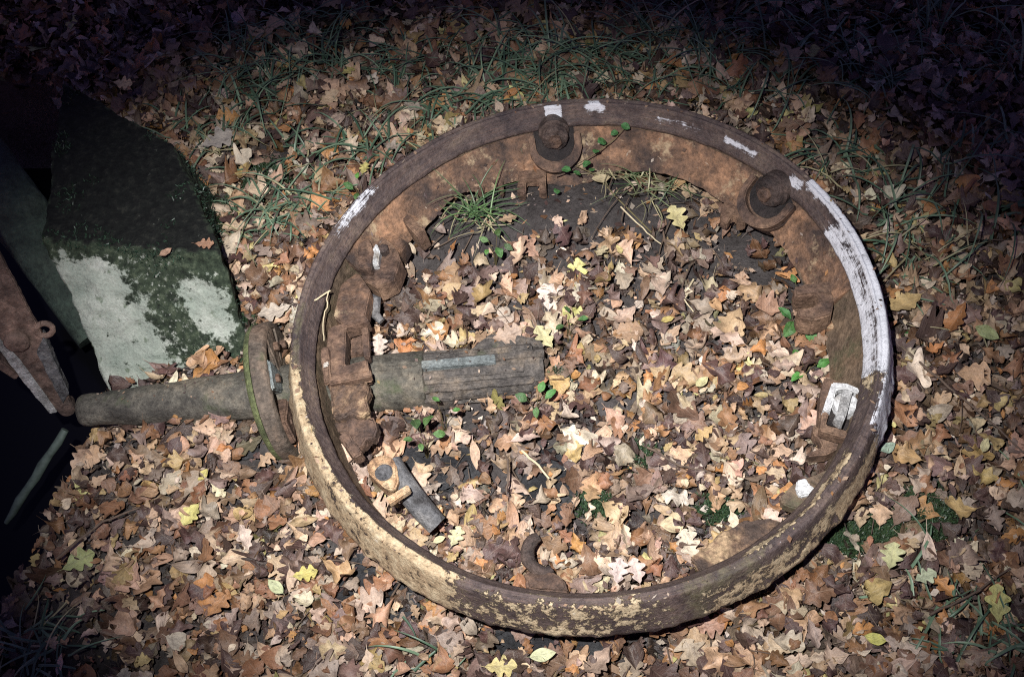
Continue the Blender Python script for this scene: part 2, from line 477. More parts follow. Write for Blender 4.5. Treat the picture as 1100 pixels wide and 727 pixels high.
def np_mesh(name, V, F, mat, colour=None, uv=None, smooth=True):
    """F: m x k array of equal faces"""
    me = bpy.data.meshes.new(name)
    V = np.ascontiguousarray(V, np.float32); F = np.ascontiguousarray(F, np.int32)
    me.vertices.add(len(V)); me.vertices.foreach_set('co', V.ravel())
    k = F.shape[1]
    me.loops.add(F.size); me.loops.foreach_set('vertex_index', F.ravel())
    me.polygons.add(len(F)); me.polygons.foreach_set('loop_start', np.arange(0, F.size, k, dtype=np.int32))
    me.polygons.foreach_set('loop_total', np.full(len(F), k, np.int32))
    me.update(calc_edges=True)
    if colour is not None:
        a = me.attributes.new('leaf_colour', 'FLOAT_COLOR', 'POINT')
        a.data.foreach_set('color', np.concatenate([colour, np.ones((len(colour), 1))], 1).astype(np.float32).ravel())
    if uv is not None:
        a = me.attributes.new('leaf_uv', 'FLOAT_VECTOR', 'POINT')
        a.data.foreach_set('vector', uv.astype(np.float32).ravel())
    if smooth: me.shade_smooth()
    me.materials.append(mat)
    o = bpy.data.objects.new(name, me)
    COL.objects.link(o)
    return o
tag(np_mesh('ground', np.stack([GX, GY, GZ], -1).reshape(-1, 3), quads, M['soil']), kind='structure', label='dark damp soil of the woodland floor')
wz = -0.62
wp_ = [(-6.5, -7), (-0.85, -7), (-0.85, 3), (-6.5, 3)]
wm = MB(); wm.add([(x, y, wz) for x, y in wp_], [(0, 1, 2, 3)])
tag(wm.build('water', M['water']), kind='structure', label='black still water at the bottom of the gap')

# ------------------------------------------------------------------ stone block
def stone_block():
    A, B = at(46, 258, 0.17), at(236, 272, 0.17)
    Cc, D = at(272, 385, -0.09), at(120, 424, -0.16)
    E, F = at(66, 88, 0.17), at(186, 156, 0.17)
    Cb = Vector((F.x + 0.05, F.y + 0.02, -0.1)); Db = Vector((E.x + 0.02, E.y, -0.5))
    Dl = D + Vector((0.03, 0.05, -0.5)); Cl = Cc + Vector((0, 0.03, -0.4))
    n = 46
    V, Fc, pm = [], [], []
    def patch(p00, p10, p11, p01, face):
        s = len(V)
        for j in range(n + 1):
            for i in range(n + 1):
                u, v = i / n, j / n
                p = p00 * ((1 - u) * (1 - v)) + p10 * (u * (1 - v)) + p11 * (u * v) + p01 * ((1 - u) * v)
                V.append(p); pm.append((face, u, v))
        for j in range(n):
            for i in range(n):
                a = s + j * (n + 1) + i
                Fc.append((a, a + 1, a + n + 2, a + n + 1))
    patch(D, Cc, B, A, 'front'); patch(A, B, F, E, 'top'); patch(Cc, Cb, F, B, 'side'); patch(Db, D, A, E, 'left')
    patch(Dl, Cl, Cc, D, 'low'); patch(Cb, Db, E, F, 'back'); patch(Db + Vector((0, 0, -.3)), Dl, D, Db, 'left')
    me = bpy.data.meshes.new('stone_block')
    me.from_pydata([tuple(p) for p in V], [], Fc)
    a = me.attributes.new('paint', 'FLOAT_COLOR', 'POINT')
    cols = []
    for (face, u, v) in pm:
        pale = flk = 0.0
        if face == 'front':
            # two bare pale patches with a mossy band between, moss along the top edge
            l = 1 - max(0, min(1, (u - 0.42 - 0.12 * (1 - v)) / 0.30 + 0.5))
            l *= max(0, min(1, (1.0 - v) / 0.16))
            r = max(0, min(1, (u - 0.72 + 0.10 * v) / 0.26 + 0.5)) * max(0, min(1, (0.92 - v) / 0.30)) * max(0, min(1, (v - 0.05) / 0.3)) * max(0, min(1, (1.06 - u) / 0.20)) * 1.05
            pale = 0.25 + 0.75 * max(l, r) - 0.18 * max(0, 0.25 - v) * 4 * (u > 0.3)
            pale = max(l, r) * 0.82
            flk = 1.0 * max(0, 1 - abs(u - 0.58) / 0.22)
        elif face == 'left': pale = 0.35
        cols += [pale, flk, 1.0 if face == 'top' else 0.0, 1]
    a.data.foreach_set('color', cols)
    bm = bmesh.new(); bm.from_mesh(me)
    bmesh.ops.remove_doubles(bm, verts=bm.verts, dist=0.0005)
    bmesh.ops.recalc_face_normals(bm, faces=bm.faces)
    bmesh.ops.smooth_vert(bm, verts=bm.verts, factor=0.35, use_axis_x=True, use_axis_y=True, use_axis_z=True)
    bm.normal_update()
    for v in bm.verts:
        v.co += v.normal * (0.010 * mnoise.fractal(v.co * 6, 1, 2, 3) + 0.005 * mnoise.fractal(v.co * 38, 1, 2, 3))
    bm.to_mesh(me); bm.free()
    me.shade_smooth(); me.materials.append(M['stone'])
    o = bpy.data.objects.new('stone_block', me); COL.objects.link(o)
    r = np.random.default_rng(77)
    pa = me.attributes['paint'].data
    P_, N_ = [], []
    polys = me.polygons
    for k in r.integers(0, len(polys), 26000):
        f = polys[int(k)]
        if pa[f.vertices[0]].color[0] > 0.12 or f.normal.z < 0.15: continue
        c = f.center
        g_ = mnoise.fractal(c * 7, 1, 2, 3)
        top = f.normal.z > 0.85
        if g_ < (0.28 if top else -0.15): continue
        P_.append(c + Vector((r.uniform(-.01, .01), r.uniform(-.01, .01), 0))); N_.append(f.normal)
    P_ = np.array(P_); N_ = np.array(N_); n_ = len(P_)
    V_ = []
    for k in range(2):
        d = N_ + r.normal(0, 0.7, (n_, 3)); d *= (r.uniform(0.003, 0.011, (n_, 1)) / np.linalg.norm(d, axis=1, keepdims=True))
        s_ = np.cross(d, r.normal(0, 1, (n_, 3))); s_ *= 0.0013 / np.linalg.norm(s_, axis=1, keepdims=True)
        V_.append(np.stack([P_ - s_, P_ + s_, P_ + d + s_ * .5, P_ + d - s_ * .5], 1))
    V_ = np.concatenate(V_).reshape(-1, 3); F_ = np.arange(len(V_)).reshape(-1, 4)
    c_ = np.array((0.018, 0.036, 0.022)) * r.uniform(0.4, 2.2, (len(F_), 1))
    ms = np_mesh('moss', V_, F_, M['blade'], np.repeat(c_, 4, 0), None, False)
    ms.parent = o; ms['kind'] = 'stuff'
    tag(o, 'big mossy stone block with two bare pale patches, behind the iron shaft', 'stone block')
    return [(q.x, q.y) for q in (A, B, F, E)], [(q.x, q.y) for q in (D, Cc, Cb, F, E, A)]
BLOCK_TOP, BLOCK_FOOT = stone_block()

# ------------------------------------------------------------------ the iron ring
ring = thing('iron_ring', 'big rusty iron ring with flaking white and ochre paint lying on fallen leaves', 'iron ring', M=RM)
PROF = [(0.690, -0.012), (0.698, -0.009), (0.7015, 0.000), (0.6990, 0.012), (0.6945, 0.027), (0.6900, 0.042), (0.6855, 0.057), (0.6805, 0.073), (0.6755, 0.089), (0.6725, 0.0955),
        (0.6700, 0.0975), (0.6665, 0.0980), (0.6620, 0.0955), (0.6585, 0.0955), (0.6565, 0.0985), (0.6530, 0.0985), (0.6500, 0.0900), (0.6440, 0.0760), (0.6330, 0.0590),
        (0.6275, 0.0500), (0.6285, 0.042), (0.638, 0.034), (0.660, 0.020), (0.680, 0.000)]
def rim_mesh():
    N = 1080
    P = np.array(PROF)
    seg = np.r_[0, np.cumsum(np.hypot(*np.diff(P, axis=0).T))]
    S0, S1 = seg[2], seg[19]
    s = (seg - S0) / (S1 - S0)
    ph = np.arange(N) * 2 * PI / N
    V = np.zeros((N, len(P), 3)); C = np.zeros((N, len(P), 4)); C[..., 3] = 1; A = np.zeros((N, len(P), 3))
    D = np.degrees(ph)
    def band(c0, c1, f=1.5):                    # c0 -> c1 counter-clockwise, feathered
        w = (c1 - c0) % 360
        m = (D - c0 - w / 2 + 180) % 360 - 180
        return sst(w / 2 + f, w / 2 - f, np.abs(m))
    def sband(a, b, f=0.06): return sst(a - f, a + f, s) * sst(b + f, b - f, s)
    def mark(ch, p0, p1, s0, s1, k=1.0, f=1.5, sf=0.06):
        m = band(phi_at(*p0), phi_at(*p1), f)[:, None] * sband(s0, s1, sf)[None, :] * k
        C[..., ch] = np.maximum(C[..., ch], m)
    # white paint
    mark(0, (957, 405), (873, 197), -0.3, 0.74, 1.25, 1.0, 0.03)
    mark(0, (948, 470), (957, 400), -0.3, 0.62, 0.82, 3)
    mark(0, (958, 405), (884, 243), 0.82, 1.05, 0.88, 1.0, 0.03)
    mark(0, (958, 395), (930, 345), 0.64, 0.84, 0.55, 2)
    mark(0, (857, 204), (845, 191), 0.74, 0.90, 0.85, 0.6, 0.04)
    mark(0, (812, 166), (776, 149), 0.78, 0.85, 0.9, 0.4, 0.03)
    mark(0, (755, 140), (704, 127), 0.77, 0.83, 0.86, 0.4, 0.03)
    mark(0, (650, 121), (626, 121), 0.72, 0.82, 0.95, 0.5, 0.04)
    mark(0, (644, 121), (632, 121), 0.62, 0.82, 0.95, 0.8, 0.04)
    mark(0, (604, 120), (585, 122), 0.66, 0.92, 0.9, 0.3, 0.04)
    mark(0, (403, 205), (364, 258), 0.58, 0.78, 0.70, 2.0, 0.06)
    # ochre scale
    mark(1, (314, 395), (490, 645), -0.4, 0.72, 0.90, 6, 0.10)
    mark(1, (316, 372), (340, 520), 0.0, 0.60, 0.80, 3, 0.08)
    mark(1, (480, 650), (720, 672), 0.0, 0.64, 0.54, 6, 0.1)
    mark(1, (760, 650), (915, 545), -0.4, 0.45, 0.66, 3, 0.08)
    mark(1, (905, 548), (952, 455), -0.4, 0.42, 0.92, 1.5, 0.08)
    mark(1, (955, 440), (957, 395), -0.4, 1.1, 0.50, 2)
    mark(1, (810, 625), (930, 490), 0.66, 0.85, 0.75, 2, 0.05)
    mark(1, (540, 645), (760, 640), 0.68, 0.80, 0.50, 4, 0.04)
    # algae and yellow film
    mark(2, (720, 665), (850, 600), -0.2, 0.75, 0.58, 6, 0.1)
    mark(2, (440, 630), (560, 670), 0.1, 0.7, 0.50, 6, 0.1)
    mark(2, (700, 112), (480, 140), 0.46, 0.64, 0.50, 6, 0.06)
    mark(2, (332, 320), (316, 420), 0.56, 0.74, 0.62, 4, 0.07)
    for i in range(N):
        c, si = math.cos(ph[i]), math.sin(ph[i])
        for j, (r, h) in enumerate(PROF):
            q = Vector((c * r, si * r, h))
            k = 0.0015 * mnoise.fractal(q * 30, 1, 2, 3) + 0.0018 * mnoise.noise(q * 7) + 0.0011 * min(0.0, mnoise.noise(q * 95))
            if j < 4: k += 0.004 * mnoise.fractal(q * 30, 1, 2, 2)
            sc = 0.5 if 8 <= j <= 16 else 1.0
            # thickness of the flakes on the ochre stretch
            V[i, j] = (c * (r + k * sc), si * (r + k * sc), h + 0.7 * k * sc + (0.006 * mnoise.fractal(q * 34, 1, 2, 2) if j < 3 else 0))
            A[i, j] = (ph[i] * 0.68, seg[j], 0)
    m = len(P)
    I = np.arange(N * m).reshape(N, m); I2 = np.roll(I, -1, 0)
    F = np.stack([I[:, :-1], I2[:, :-1], I2[:, 1:], I[:, 1:]], -1).reshape(-1, 4)
    F = np.concatenate([F, np.stack([I[:, -1], I2[:, -1], I2[:, 0], I[:, 0]], -1)])
    o = np_mesh('rim', V.reshape(-1, 3), F, M['rim'])
    a = o.data.attributes.new('paint', 'FLOAT_COLOR', 'POINT'); a.data.foreach_set('color', C.astype(np.float32).ravel())
    a = o.data.attributes.new('along', 'FLOAT_VECTOR', 'POINT'); a.data.foreach_set('vector', A.astype(np.float32).ravel())
    o.parent = ring
rim_mesh()

def cone_strip(name, mat, phis, top, low, thick, parent, rough=0.003, rows=8, hfun=None):
    """a curved plate: top=(r,h), low(phi)->(r,h); thickness outwards/down"""
    rings = []
    for p in phis:
        c, s = math.cos(R_(p)), math.sin(R_(p))
        (r0, h0), (r1, h1) = top, low(p)
        d = Vector((r1 - r0, h1 - h0)); nn = Vector((-d.y, d.x)).normalized()
        if nn.y < 0: nn = -nn
        sec = [Vector((r0, h0)) + d * (k / rows) for k in range(rows + 1)]
        sec += [q - nn * thick for q in reversed(sec)]
        rings.append([Vector((c * q.x, s * q.x, q.y)) for q in sec])
    o = MB().loft(rings).build(name, mat, parent, smooth=True, rough=rough, rscale=22)
    md = o.modifiers.new('edges', 'EDGE_SPLIT'); md.split_angle = R_(40)
    return o
# the low cylindrical web all the way round
def web_low(p):
    k = float(sst(-32, -18, (p + 180) % 360 - 180) * sst(40, 20, (p + 180) % 360 - 180))
    return (0.612 - 0.037 * k, -0.085)
cone_strip('web', M['web'], [i * 3 for i in range(121)], (0.634, 0.040), web_low, 0.012, ring, 0.002)
# broad sloping flange on the far arc, its lower edge measured round the ring
EDGE = [(868, 342), (868, 322), (866, 303), (849, 280), (830, 253), (802, 238), (774, 215), (745, 199), (718, 188), (664, 184), (630, 196), (600, 200), (575, 196), (548, 196), (524, 207), (498, 207), (475, 224), (456, 247), (436, 262), (424, 290), (418, 318)]
ep = []
for q in EDGE:
    h_ = -0.08
    for _ in range(8):                          # where the sight line meets the cone of the flange
        p = ring_at(*q, h_)
        h_ = 0.5 * h_ + 0.5 * (0.036 - (0.630 - math.hypot(p.x, p.y)) * 1.30)
    ep.append((math.degrees(math.atan2(p.y, p.x)) % 360, math.hypot(p.x, p.y)))
ep.sort()
EA, ER = [e[0] for e in ep], [e[1] for e in ep]
def flange_low(p):
    r = float(np.interp(p, EA, ER)) + 0.004 * mnoise.fractal(Vector((p * 0.12, 3.3, 0)), 1, 2, 3)
    return (r, 0.036 - (0.630 - r) * 1.30)
FL0, FL1 = EA[0] - 0.3, EA[-1]
ncut = 150
cone_strip('flange', M['flange'], [FL0 + (FL1 - FL0) * i / ncut for i in range(ncut + 1)], (0.631, 0.036), flange_low, 0.014, ring, 0.0035, 12)

def local(px, py, h, roll=0.0):
    """frame on the ring at a pixel: x along the ring (clockwise seen from the middle -> right), y outwards, z up the flange normal"""
    p = ring_at(px, py, h)
    er = Vector((p.x, p.y, 0)).normalized()
    return p, er, Vector((0, 0, 1)).cross(er)
def frame(p, x, y, z):
    return Matrix(((x.x, y.x, z.x, p.x), (x.y, y.y, z.y, p.y), (x.z, y.z, z.z, p.z), (0, 0, 0, 1)))
def roller_mount(px, py, k=1.0):
    # py: the hub's middle. U-shaped housing plate leaning on the flange, a dark roller stub in it
    p, er, et = local(px, py, 0.02)
    z = (Vector((0, 0, 1)) * 0.82 - er * 0.57).normalized()      # normal of the sloping flange
    y = (er - z * er.dot(z)).normalized()                        # up the slope
    x = y.cross(z)
    F = frame(p, x, y, z)
    poly = [(-0.072 * k, 0.050 * k)] + arc_xy(180, 360, 0.072 * k, 18, 0, -0.012 * k) + [(0.072 * k, 0.050 * k)]
    h = MB().prism(poly, -0.085, -0.006, F).build('housing', M['plate'], ring, bevel=0.004, rough=0.0025, sub=2)
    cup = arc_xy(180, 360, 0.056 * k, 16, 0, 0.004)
    MB().prism(cup + [(0.056 * k, 0.060 * k), (-0.056 * k, 0.060 * k)], -0.010, -0.002, F).build('recess_shade', M['recess_shade'], h)  # thin dark plate, paints the shade around the roller
    lip = arc_xy(180, 360, 0.072 * k, 18, 0, -0.012 * k) + [(0.072 * k, 0.020 * k), (0.054 * k, 0.020 * k)] + list(reversed(arc_xy(180, 360, 0.054 * k, 18, 0, -0.004 * k))) + [(-0.054 * k, 0.020 * k), (-0.072 * k, 0.020 * k)]
    MB().prism(lip, -0.008, 0.020, F).build('lip', M['plate'], h, bevel=0.003, rough=0.0025, sub=2)
    b = MB()
    ax = (z * 0.72 - y * 0.69).normalized()
    prof = [(-0.05, 0.042 * k), (0.000, 0.042 * k), (0.003, 0.036 * k), (0.026, 0.036 * k), (0.030, 0.033 * k), (0.0305, 0.012 * k), (0.0305, 0.003)]
    b.lathe(F @ Vector((0, 0.022 * k, 0.014)), ax, prof, 36, 0.003, px)
    rl = b.build('roller', M['roller'], ring, smooth=True, rough=0.004)
    MB().lathe(F @ Vector((0, 0.022 * k, 0.014)) + ax * 0.03, ax, [(-0.004, 0.019 * k), (0.012, 0.019 * k), (0.015, 0.016 * k), (0.015, 0.003)], 6).build('nut', M['plate'], rl, rough=0.001, bevel=0.001)
    return F
roller_mount(596, 153, 0.95)
roller_mount(827, 212, 1.0)

# claws and lugs on the lower edge of the flange
def lug(name, mat, pts, h, th, tilt=0.0, bev=0.003, rough=0.002, parent=None):
    poly = [ring_at(x, y, h) for x, y in pts]
    c = sum(poly, Vector()) / len(poly)
    er = Vector((c.x, c.y, 0)).normalized(); et = Vector((0, 0, 1)).cross(er)
    Rt = Matrix.Rotation(tilt, 3, et)
    n = len(poly)
    top = [c + Rt @ (p - c) for p in poly]
    dn = Rt @ Vector((0, 0, -th))
    vs = top + [p + dn for p in top]
    fs = [tuple(range(n)), tuple(reversed(range(n, 2 * n)))] + [(i, n + i, n + (i + 1) % n, (i + 1) % n) for i in range(n)]
    return MB().add(vs, fs).build(name, mat, parent or ring, bevel=bev, rough=rough, sub=2)
lug('claw', M['plate'], [(512, 172), (540, 170), (541, 205), (537, 206), (532, 196), (524, 193), (518, 206), (512, 203)], -0.035, 0.03)
lug('claw', M['plate'], [(556, 183), (586, 181), (587, 207), (579, 206), (578, 193), (565, 193), (564, 208), (556, 207)], -0.035, 0.03)
lug('claw', M['plate'], [(780, 212), (800, 218), (806, 230), (800, 240), (792, 240), (792, 232), (786, 232), (781, 240), (774, 236), (775, 222)], -0.045, 0.03)
lug('claw', M['plate'], [(853, 309), (866, 304), (892, 302), (897, 318), (893, 338), (874, 344), (858, 340), (856, 331), (876, 329), (881, 322), (876, 316), (855, 318)], 0.0, 0.07, 0, 0.004, 0.003)
lug('end_plate', M['flange'], [(868, 340), (916, 322), (921, 356), (893, 352), (866, 344)], -0.052, 0.03)
# ribs at the upper left
lug('rib', M['plate'], [(424, 226), (432, 221), (458, 250), (450, 257)], 0.0, 0.06, 0.15)
lug('rib', M['flange'], [(402, 246), (409, 236), (438, 262), (431, 274)], 0.0, 0.05, 0.15)

# upper-left bracket with a bolt and a cream flake
lug('bracket', M['plate'], [(392, 258), (406, 250), (424, 262), (431, 280), (424, 302), (406, 310), (390, 300), (386, 278)], 0.0, 0.06, 0.1)
lug('bracket_block', M['plate'], [(384, 262), (396, 256), (401, 270), (399, 290), (385, 288)], 0.03, 0.07)
lug('flake', M['white'], [(396, 275), (404, 261), (408, 268), (406, 284), (399, 283)], 0.025, 0.05)
p, er, et = local(412, 268, 0.014)
MB().lathe(p, (0, 0, 1), [(-0.02, 0.014), (0.006, 0.014), (0.01, 0.010), (0.01, 0.003)], 6).build('bolt', M['roller'], ring)
MB().tube([ring_at(396, 318, -0.02), ring_at(404, 322, -0.02), ring_at(403, 338, -0.035), ring_at(410, 345, -0.04)], [0.010, 0.013, 0.013, 0.009], 10).build('pin', M['grey'], ring, smooth=True, rough=0.002)
lug('side_plate', M['flange'], [(366, 306), (384, 292), (398, 312), (392, 340), (372, 352), (358, 340)], 0.028, 0.05)

# slotted bracket over the shaft, and the plate below it
lug('slot_plate', M['plate'], [(352, 352), (392, 338), (396, 344), (371, 352), (371, 372), (370, 392), (394, 386), (397, 402), (350, 412)], 0.036, 0.05)
lug('slot_plate', M['plate'], [(388, 352), (395, 350), (397, 384), (391, 384)], 0.020, 0.03)
lug('bolt_plate', M['plate'], [(372, 362), (389, 356), (390, 378), (372, 382)], -0.03, 0.02)
lug('cheek_plate', M['ochre'], [(353, 410), (366, 407), (373, 413), (393, 405), (397, 418), (392, 428), (396, 440), (388, 447), (376, 443), (368, 449), (356, 446)], 0.036, 0.045, 0, 0.004, 0.006)
lug('cheek_plate', M['plate'], [(358, 452), (369, 454), (377, 448), (390, 452), (400, 447), (406, 460), (402, 472), (394, 470), (388, 480), (376, 477), (371, 466), (362, 464)], 0.020, 0.04, 0.1, 0.004, 0.006)
lug('rib', M['plate'], [(352, 404), (398, 396), (399, 404), (353, 413)], 0.050, 0.03, 0, 0.003, 0.003)
lug('rib', M['plate'], [(362, 468), (372, 462), (390, 486), (380, 492)], 0.034, 0.04, 0, 0.003, 0.004)
lug('slot_plate', M['plate'], [(344, 374), (352, 372), (356, 408), (347, 412)], 0.052, 0.02, 0, 0.003, 0.004)
# lower-left fitting: an ochre ring with a cross bar on a grey pipe
fit = lug('fitting', M['orange'], [(394, 496), (404, 489), (418, 490), (426, 500), (428, 516), (424, 526), (414, 525), (402, 514), (394, 505)], 0.05, 0.05, 0, 0.004, 0.004)
q = ring_at(412, 507, 0.053)
MB().lathe(q - Vector((0, 0, 0.004)), (0, 0, 1), [(0, 0.020), (0.003, 0.020), (0.005, 0.017), (0.003, 0.013), (0.002, 0.003)], 20).build('eye', M['grey'], fit, smooth=True, rough=0.002)
lug('cross_bar', M['orange'], [(415, 534), (438, 520), (441, 526), (418, 541)], 0.075, 0.02, 0, 0.002, 0.001)
MB().tube([ring_at(421, 497, 0.02), ring_at(430, 512, 0.015), ring_at(441, 531, 0.0), ring_at(456, 549, -0.02), ring_at(470, 564, -0.035)],
          [0.022, 0.024, 0.027, 0.026, 0.024], 18).build('pipe', M['grey'], ring, smooth=True, rough=0.002)

# right-hand bracket, painted white: plate, round cap, bar across it
lug('bracket', M['plate'], [(886, 405), (898, 408), (924, 418), (922, 448), (910, 468), (886, 462), (880, 450), (882, 420)], 0.005, 0.06)
wb_ = lug('painted_frame', M['white'], [(894, 410), (910, 411), (924, 417), (922, 422), (908, 417), (899, 418), (892, 442), (884, 440)], 0.034, 0.035, 0, 0.003, 0.001)
lug('frame_edge', M['plate'], [(884, 441), (891, 443), (887, 456), (911, 463), (909, 470), (880, 462)], 0.032, 0.035, 0, 0.003, 0.002)
lug('hollow_shade', M['recess_shade'], [(898, 420), (920, 424), (916, 452), (908, 462), (888, 455)], 0.012, 0.01, 0, 0.0, 0.001)  # dark plate laid in the bracket, its inner shade as colour
q = ring_at(909, 433, 0.034)
MB().lathe(q - Vector((0, 0, 0.03)), (0, 0, 1), [(0, 0.028), (0.022, 0.028), (0.030, 0.026), (0.033, 0.018), (0.034, 0.004)], 32).build('round_cap', M['white'], ring, smooth=True)
lug('cross_bar', M['greywhite'], [(906, 416), (916, 419), (910, 443), (904, 458), (895, 452), (901, 438)], 0.055, 0.018, 0, 0.003, 0.0018)
lug('claw', M['plate'], [(874, 456), (884, 462), (906, 470), (900, 482), (888, 488), (868, 490), (866, 486), (884, 480), (880, 470), (874, 466)], -0.02, 0.04)
# low flange lobes at the lower right, one with a dab of white
lb = lug('flange_lobe', M['web'], [(838, 533), (852, 520), (880, 508), (898, 500), (890, 530), (868, 548), (850, 545), (840, 541)], 0.0, 0.03)
lug('paint_dab', M['white'], [(856, 516), (866, 513), (868, 520), (876, 525), (870, 531), (860, 533), (855, 526)], 0.012, 0.015, 0, 0.003, 0.003, lb)
lug('flange_lobe', M['ochre'], [(742, 598), (772, 575), (800, 560), (828, 556), (846, 562), (826, 584), (790, 612), (760, 622)], -0.02, 0.03, 0, 0.004, 0.006)
# curled hook at the near inside edge
hk = [ring_at(584 + 18 * math.cos(a), 594 + 19 * math.sin(a), -0.045 - 0.012 * k / 14) for k, a in enumerate(np.linspace(-1.9, -5.2, 15))]
MB().tube(hk, [0.006 + 0.009 * math.sin(PI * (k + 2) / 18) for k in range(15)], 12).build('hook', M['roller'], ring, smooth=True, rough=0.005)
lug('hook_base', M['plate'], [(562, 612), (584, 610), (606, 622), (612, 636), (566, 632)], -0.05, 0.03, 0, 0.005, 0.006)

# ------------------------------------------------------------------ the iron shaft
SA, SB = at(86, 441, -0.075), at(586, 396, 0.01)
sx = (SB - SA).normalized()
SL = (SB - SA).length
shaft = thing('iron_shaft', 'rusty iron shaft lying under the ring with a big round collar and splined end', 'iron shaft')
def sp(px):                                     # distance along the shaft at an image column
    best = min(range(0, 401), key=lambda i: abs(to_px([SA + sx * (SL * i / 400)])[0][0] - px))
    return SL * best / 400
t1, t2, t3, t4, t5 = sp(272), sp(276), sp(318), sp(392), sp(457)
MB().lathe(SA, sx, [(0.0, 0.010), (0.001, 0.024), (0.004, 0.036), (0.012, 0.0405), (0.03, 0.0415), (0.05, 0.039)] +
           [(0.05 + (t1 - 0.05) * i / 14, 0.039 + 0.022 * (i / 14) ** 0.8) for i in range(1, 15)] + [(t2 + 0.05, 0.062)], 64, 0.0035, 3).build('barrel', M['shaft'], shaft, smooth=True)
cr = 0.170
cdir = (sx + Vector((0.0, 0.13, 0.06))).normalized()
CA = SA + sx * sp(284)
MB().lathe(CA, cdir, [(-0.004, 0.06), (-0.002, cr - 0.03), (0.002, cr - 0.008), (0.008, cr - 0.001), (0.018, cr)], 96, 0.003, 8).build('collar_edge', M['green'], shaft, smooth=True)
MB().lathe(CA + cdir * 0.0172, cdir, [(0.0, cr - 0.006), (0.003, cr + 0.002), (0.034, cr + 0.003), (0.040, cr - 0.002), (0.041, cr - 0.014), (0.020, cr - 0.022), (0.014, 0.09), (0.016, 0.05)], 96, 0.005, 9).build('collar', M['collar'], shaft, smooth=True)
u = cdir.orthogonal().normalized(); w = cdir.cross(u)
for k_, a in enumerate((10, 62, 118, 170, 228, 290, 330)):
    rd = u * math.cos(R_(a)) + w * math.sin(R_(a)); td = cdir.cross(rd)
    RF = frame(CA + cdir * 0.028, rd, td, cdir)
    MB().prism([(0.055, -0.026), (cr - 0.016, -0.040), (cr - 0.014, 0.036), (0.055, 0.022)], 0.0, 0.030 + 0.006 * (k_ % 3), RF).build('wedge', (M['collar'], M['bluegrey'], M['plate'])[k_ % 3], shaft, bevel=0.004, rough=0.003, sub=2)
    MB().lathe(RF @ Vector((0.115, 0, 0.03)), cdir, [(0, 0.011), (0.012, 0.011), (0.014, 0.009), (0.014, 0.003)], 6).build('bolt', M['plate'], shaft)
MB().lathe(SA, sx, [(t3 - 0.06, 0.06)] + [(t3 + (t5 - t3) * i / 12, 0.071) for i in range(0, 13)] + [(t5 + 0.003, 0.067)], 48, 0.0018, 5).build('sleeve', M['shaft'], shaft, smooth=True)
# splined end: flats and ridges along the axis
up = Vector((0, 0, 1)); sy = up.cross(sx).normalized(); sz = sx.cross(sy)
SF = frame(SA, sx, sy, sz)
def flat(name, mat, x0, x1, y0, y1, z0, z1, rough=0.0045):
    return MB().box(((x0 + x1) / 2, (y0 + y1) / 2, (z0 + z1) / 2), (x1 - x0, y1 - y0, z1 - z0), SF).build(name, mat, shaft, bevel=0.003, rough=rough, sub=2)
E0, E1 = t5 - 0.004, sp(590)
MB().lathe(SA, sx, [(E0, 0.050), (E0 + 0.02, 0.056), (E1 - 0.02, 0.055), (E1 - 0.004, 0.052), (E1 - 0.003, 0.01)], 32, 0.002, 6).build('core', M['shaft_end'], shaft, smooth=True)
rs = random.Random(4)
for k_ in range(12):
    an = R_(k_ * 30 + 9)
    rd = sz * math.cos(an) + sy * math.sin(an); td = sx.cross(rd)
    KF = frame(SA, sx, td, rd)
    e = E1 - rs.choice([0.0, 0.0, 0.012, 0.03, 0.05])
    MB().box(((E0 + e) / 2, 0, 0.054), (e - E0, 0.019 + rs.uniform(-.003, .003), 0.026 + rs.uniform(-.004, .004)), KF).build('spline', M['shaft_end'], shaft, bevel=0.003, rough=0.0035, sub=2)
KF = frame(SA, sx, sx.cross(sz), sz)
MB().box(((E0 + sp(536)) / 2, -0.002, 0.062), (sp(536) - E0 - 0.004, 0.021, 0.018), KF).build('key', M['bluegrey'], shaft, bevel=0.002, rough=0.0015, sub=2)
wing = [(sp(508), 0.05), (sp(518), 0.072), (sp(530), 0.094), (sp(552), 0.088), (sp(584), 0.066), (sp(586), 0.04)]
MB().prism(wing, 0.008, 0.036, SF).build('wing', M['shaft_end'], shaft, bevel=0.003, rough=0.002, sub=2)
flat('prong', M['shaft_end'], E1 - 0.02, sp(600), 0.028, 0.042, 0.0, 0.024)
flat('prong', M['shaft_end'], E1 - 0.02, sp(606), -0.002, 0.012, -0.006, 0.018)
MB().box(((E0 + sp(488)) / 2, -0.062, -0.005), (sp(488) - E0, 0.02, 0.05), SF).build('key', M['shaft_end'], shaft, bevel=0.003, rough=0.002, sub=2)

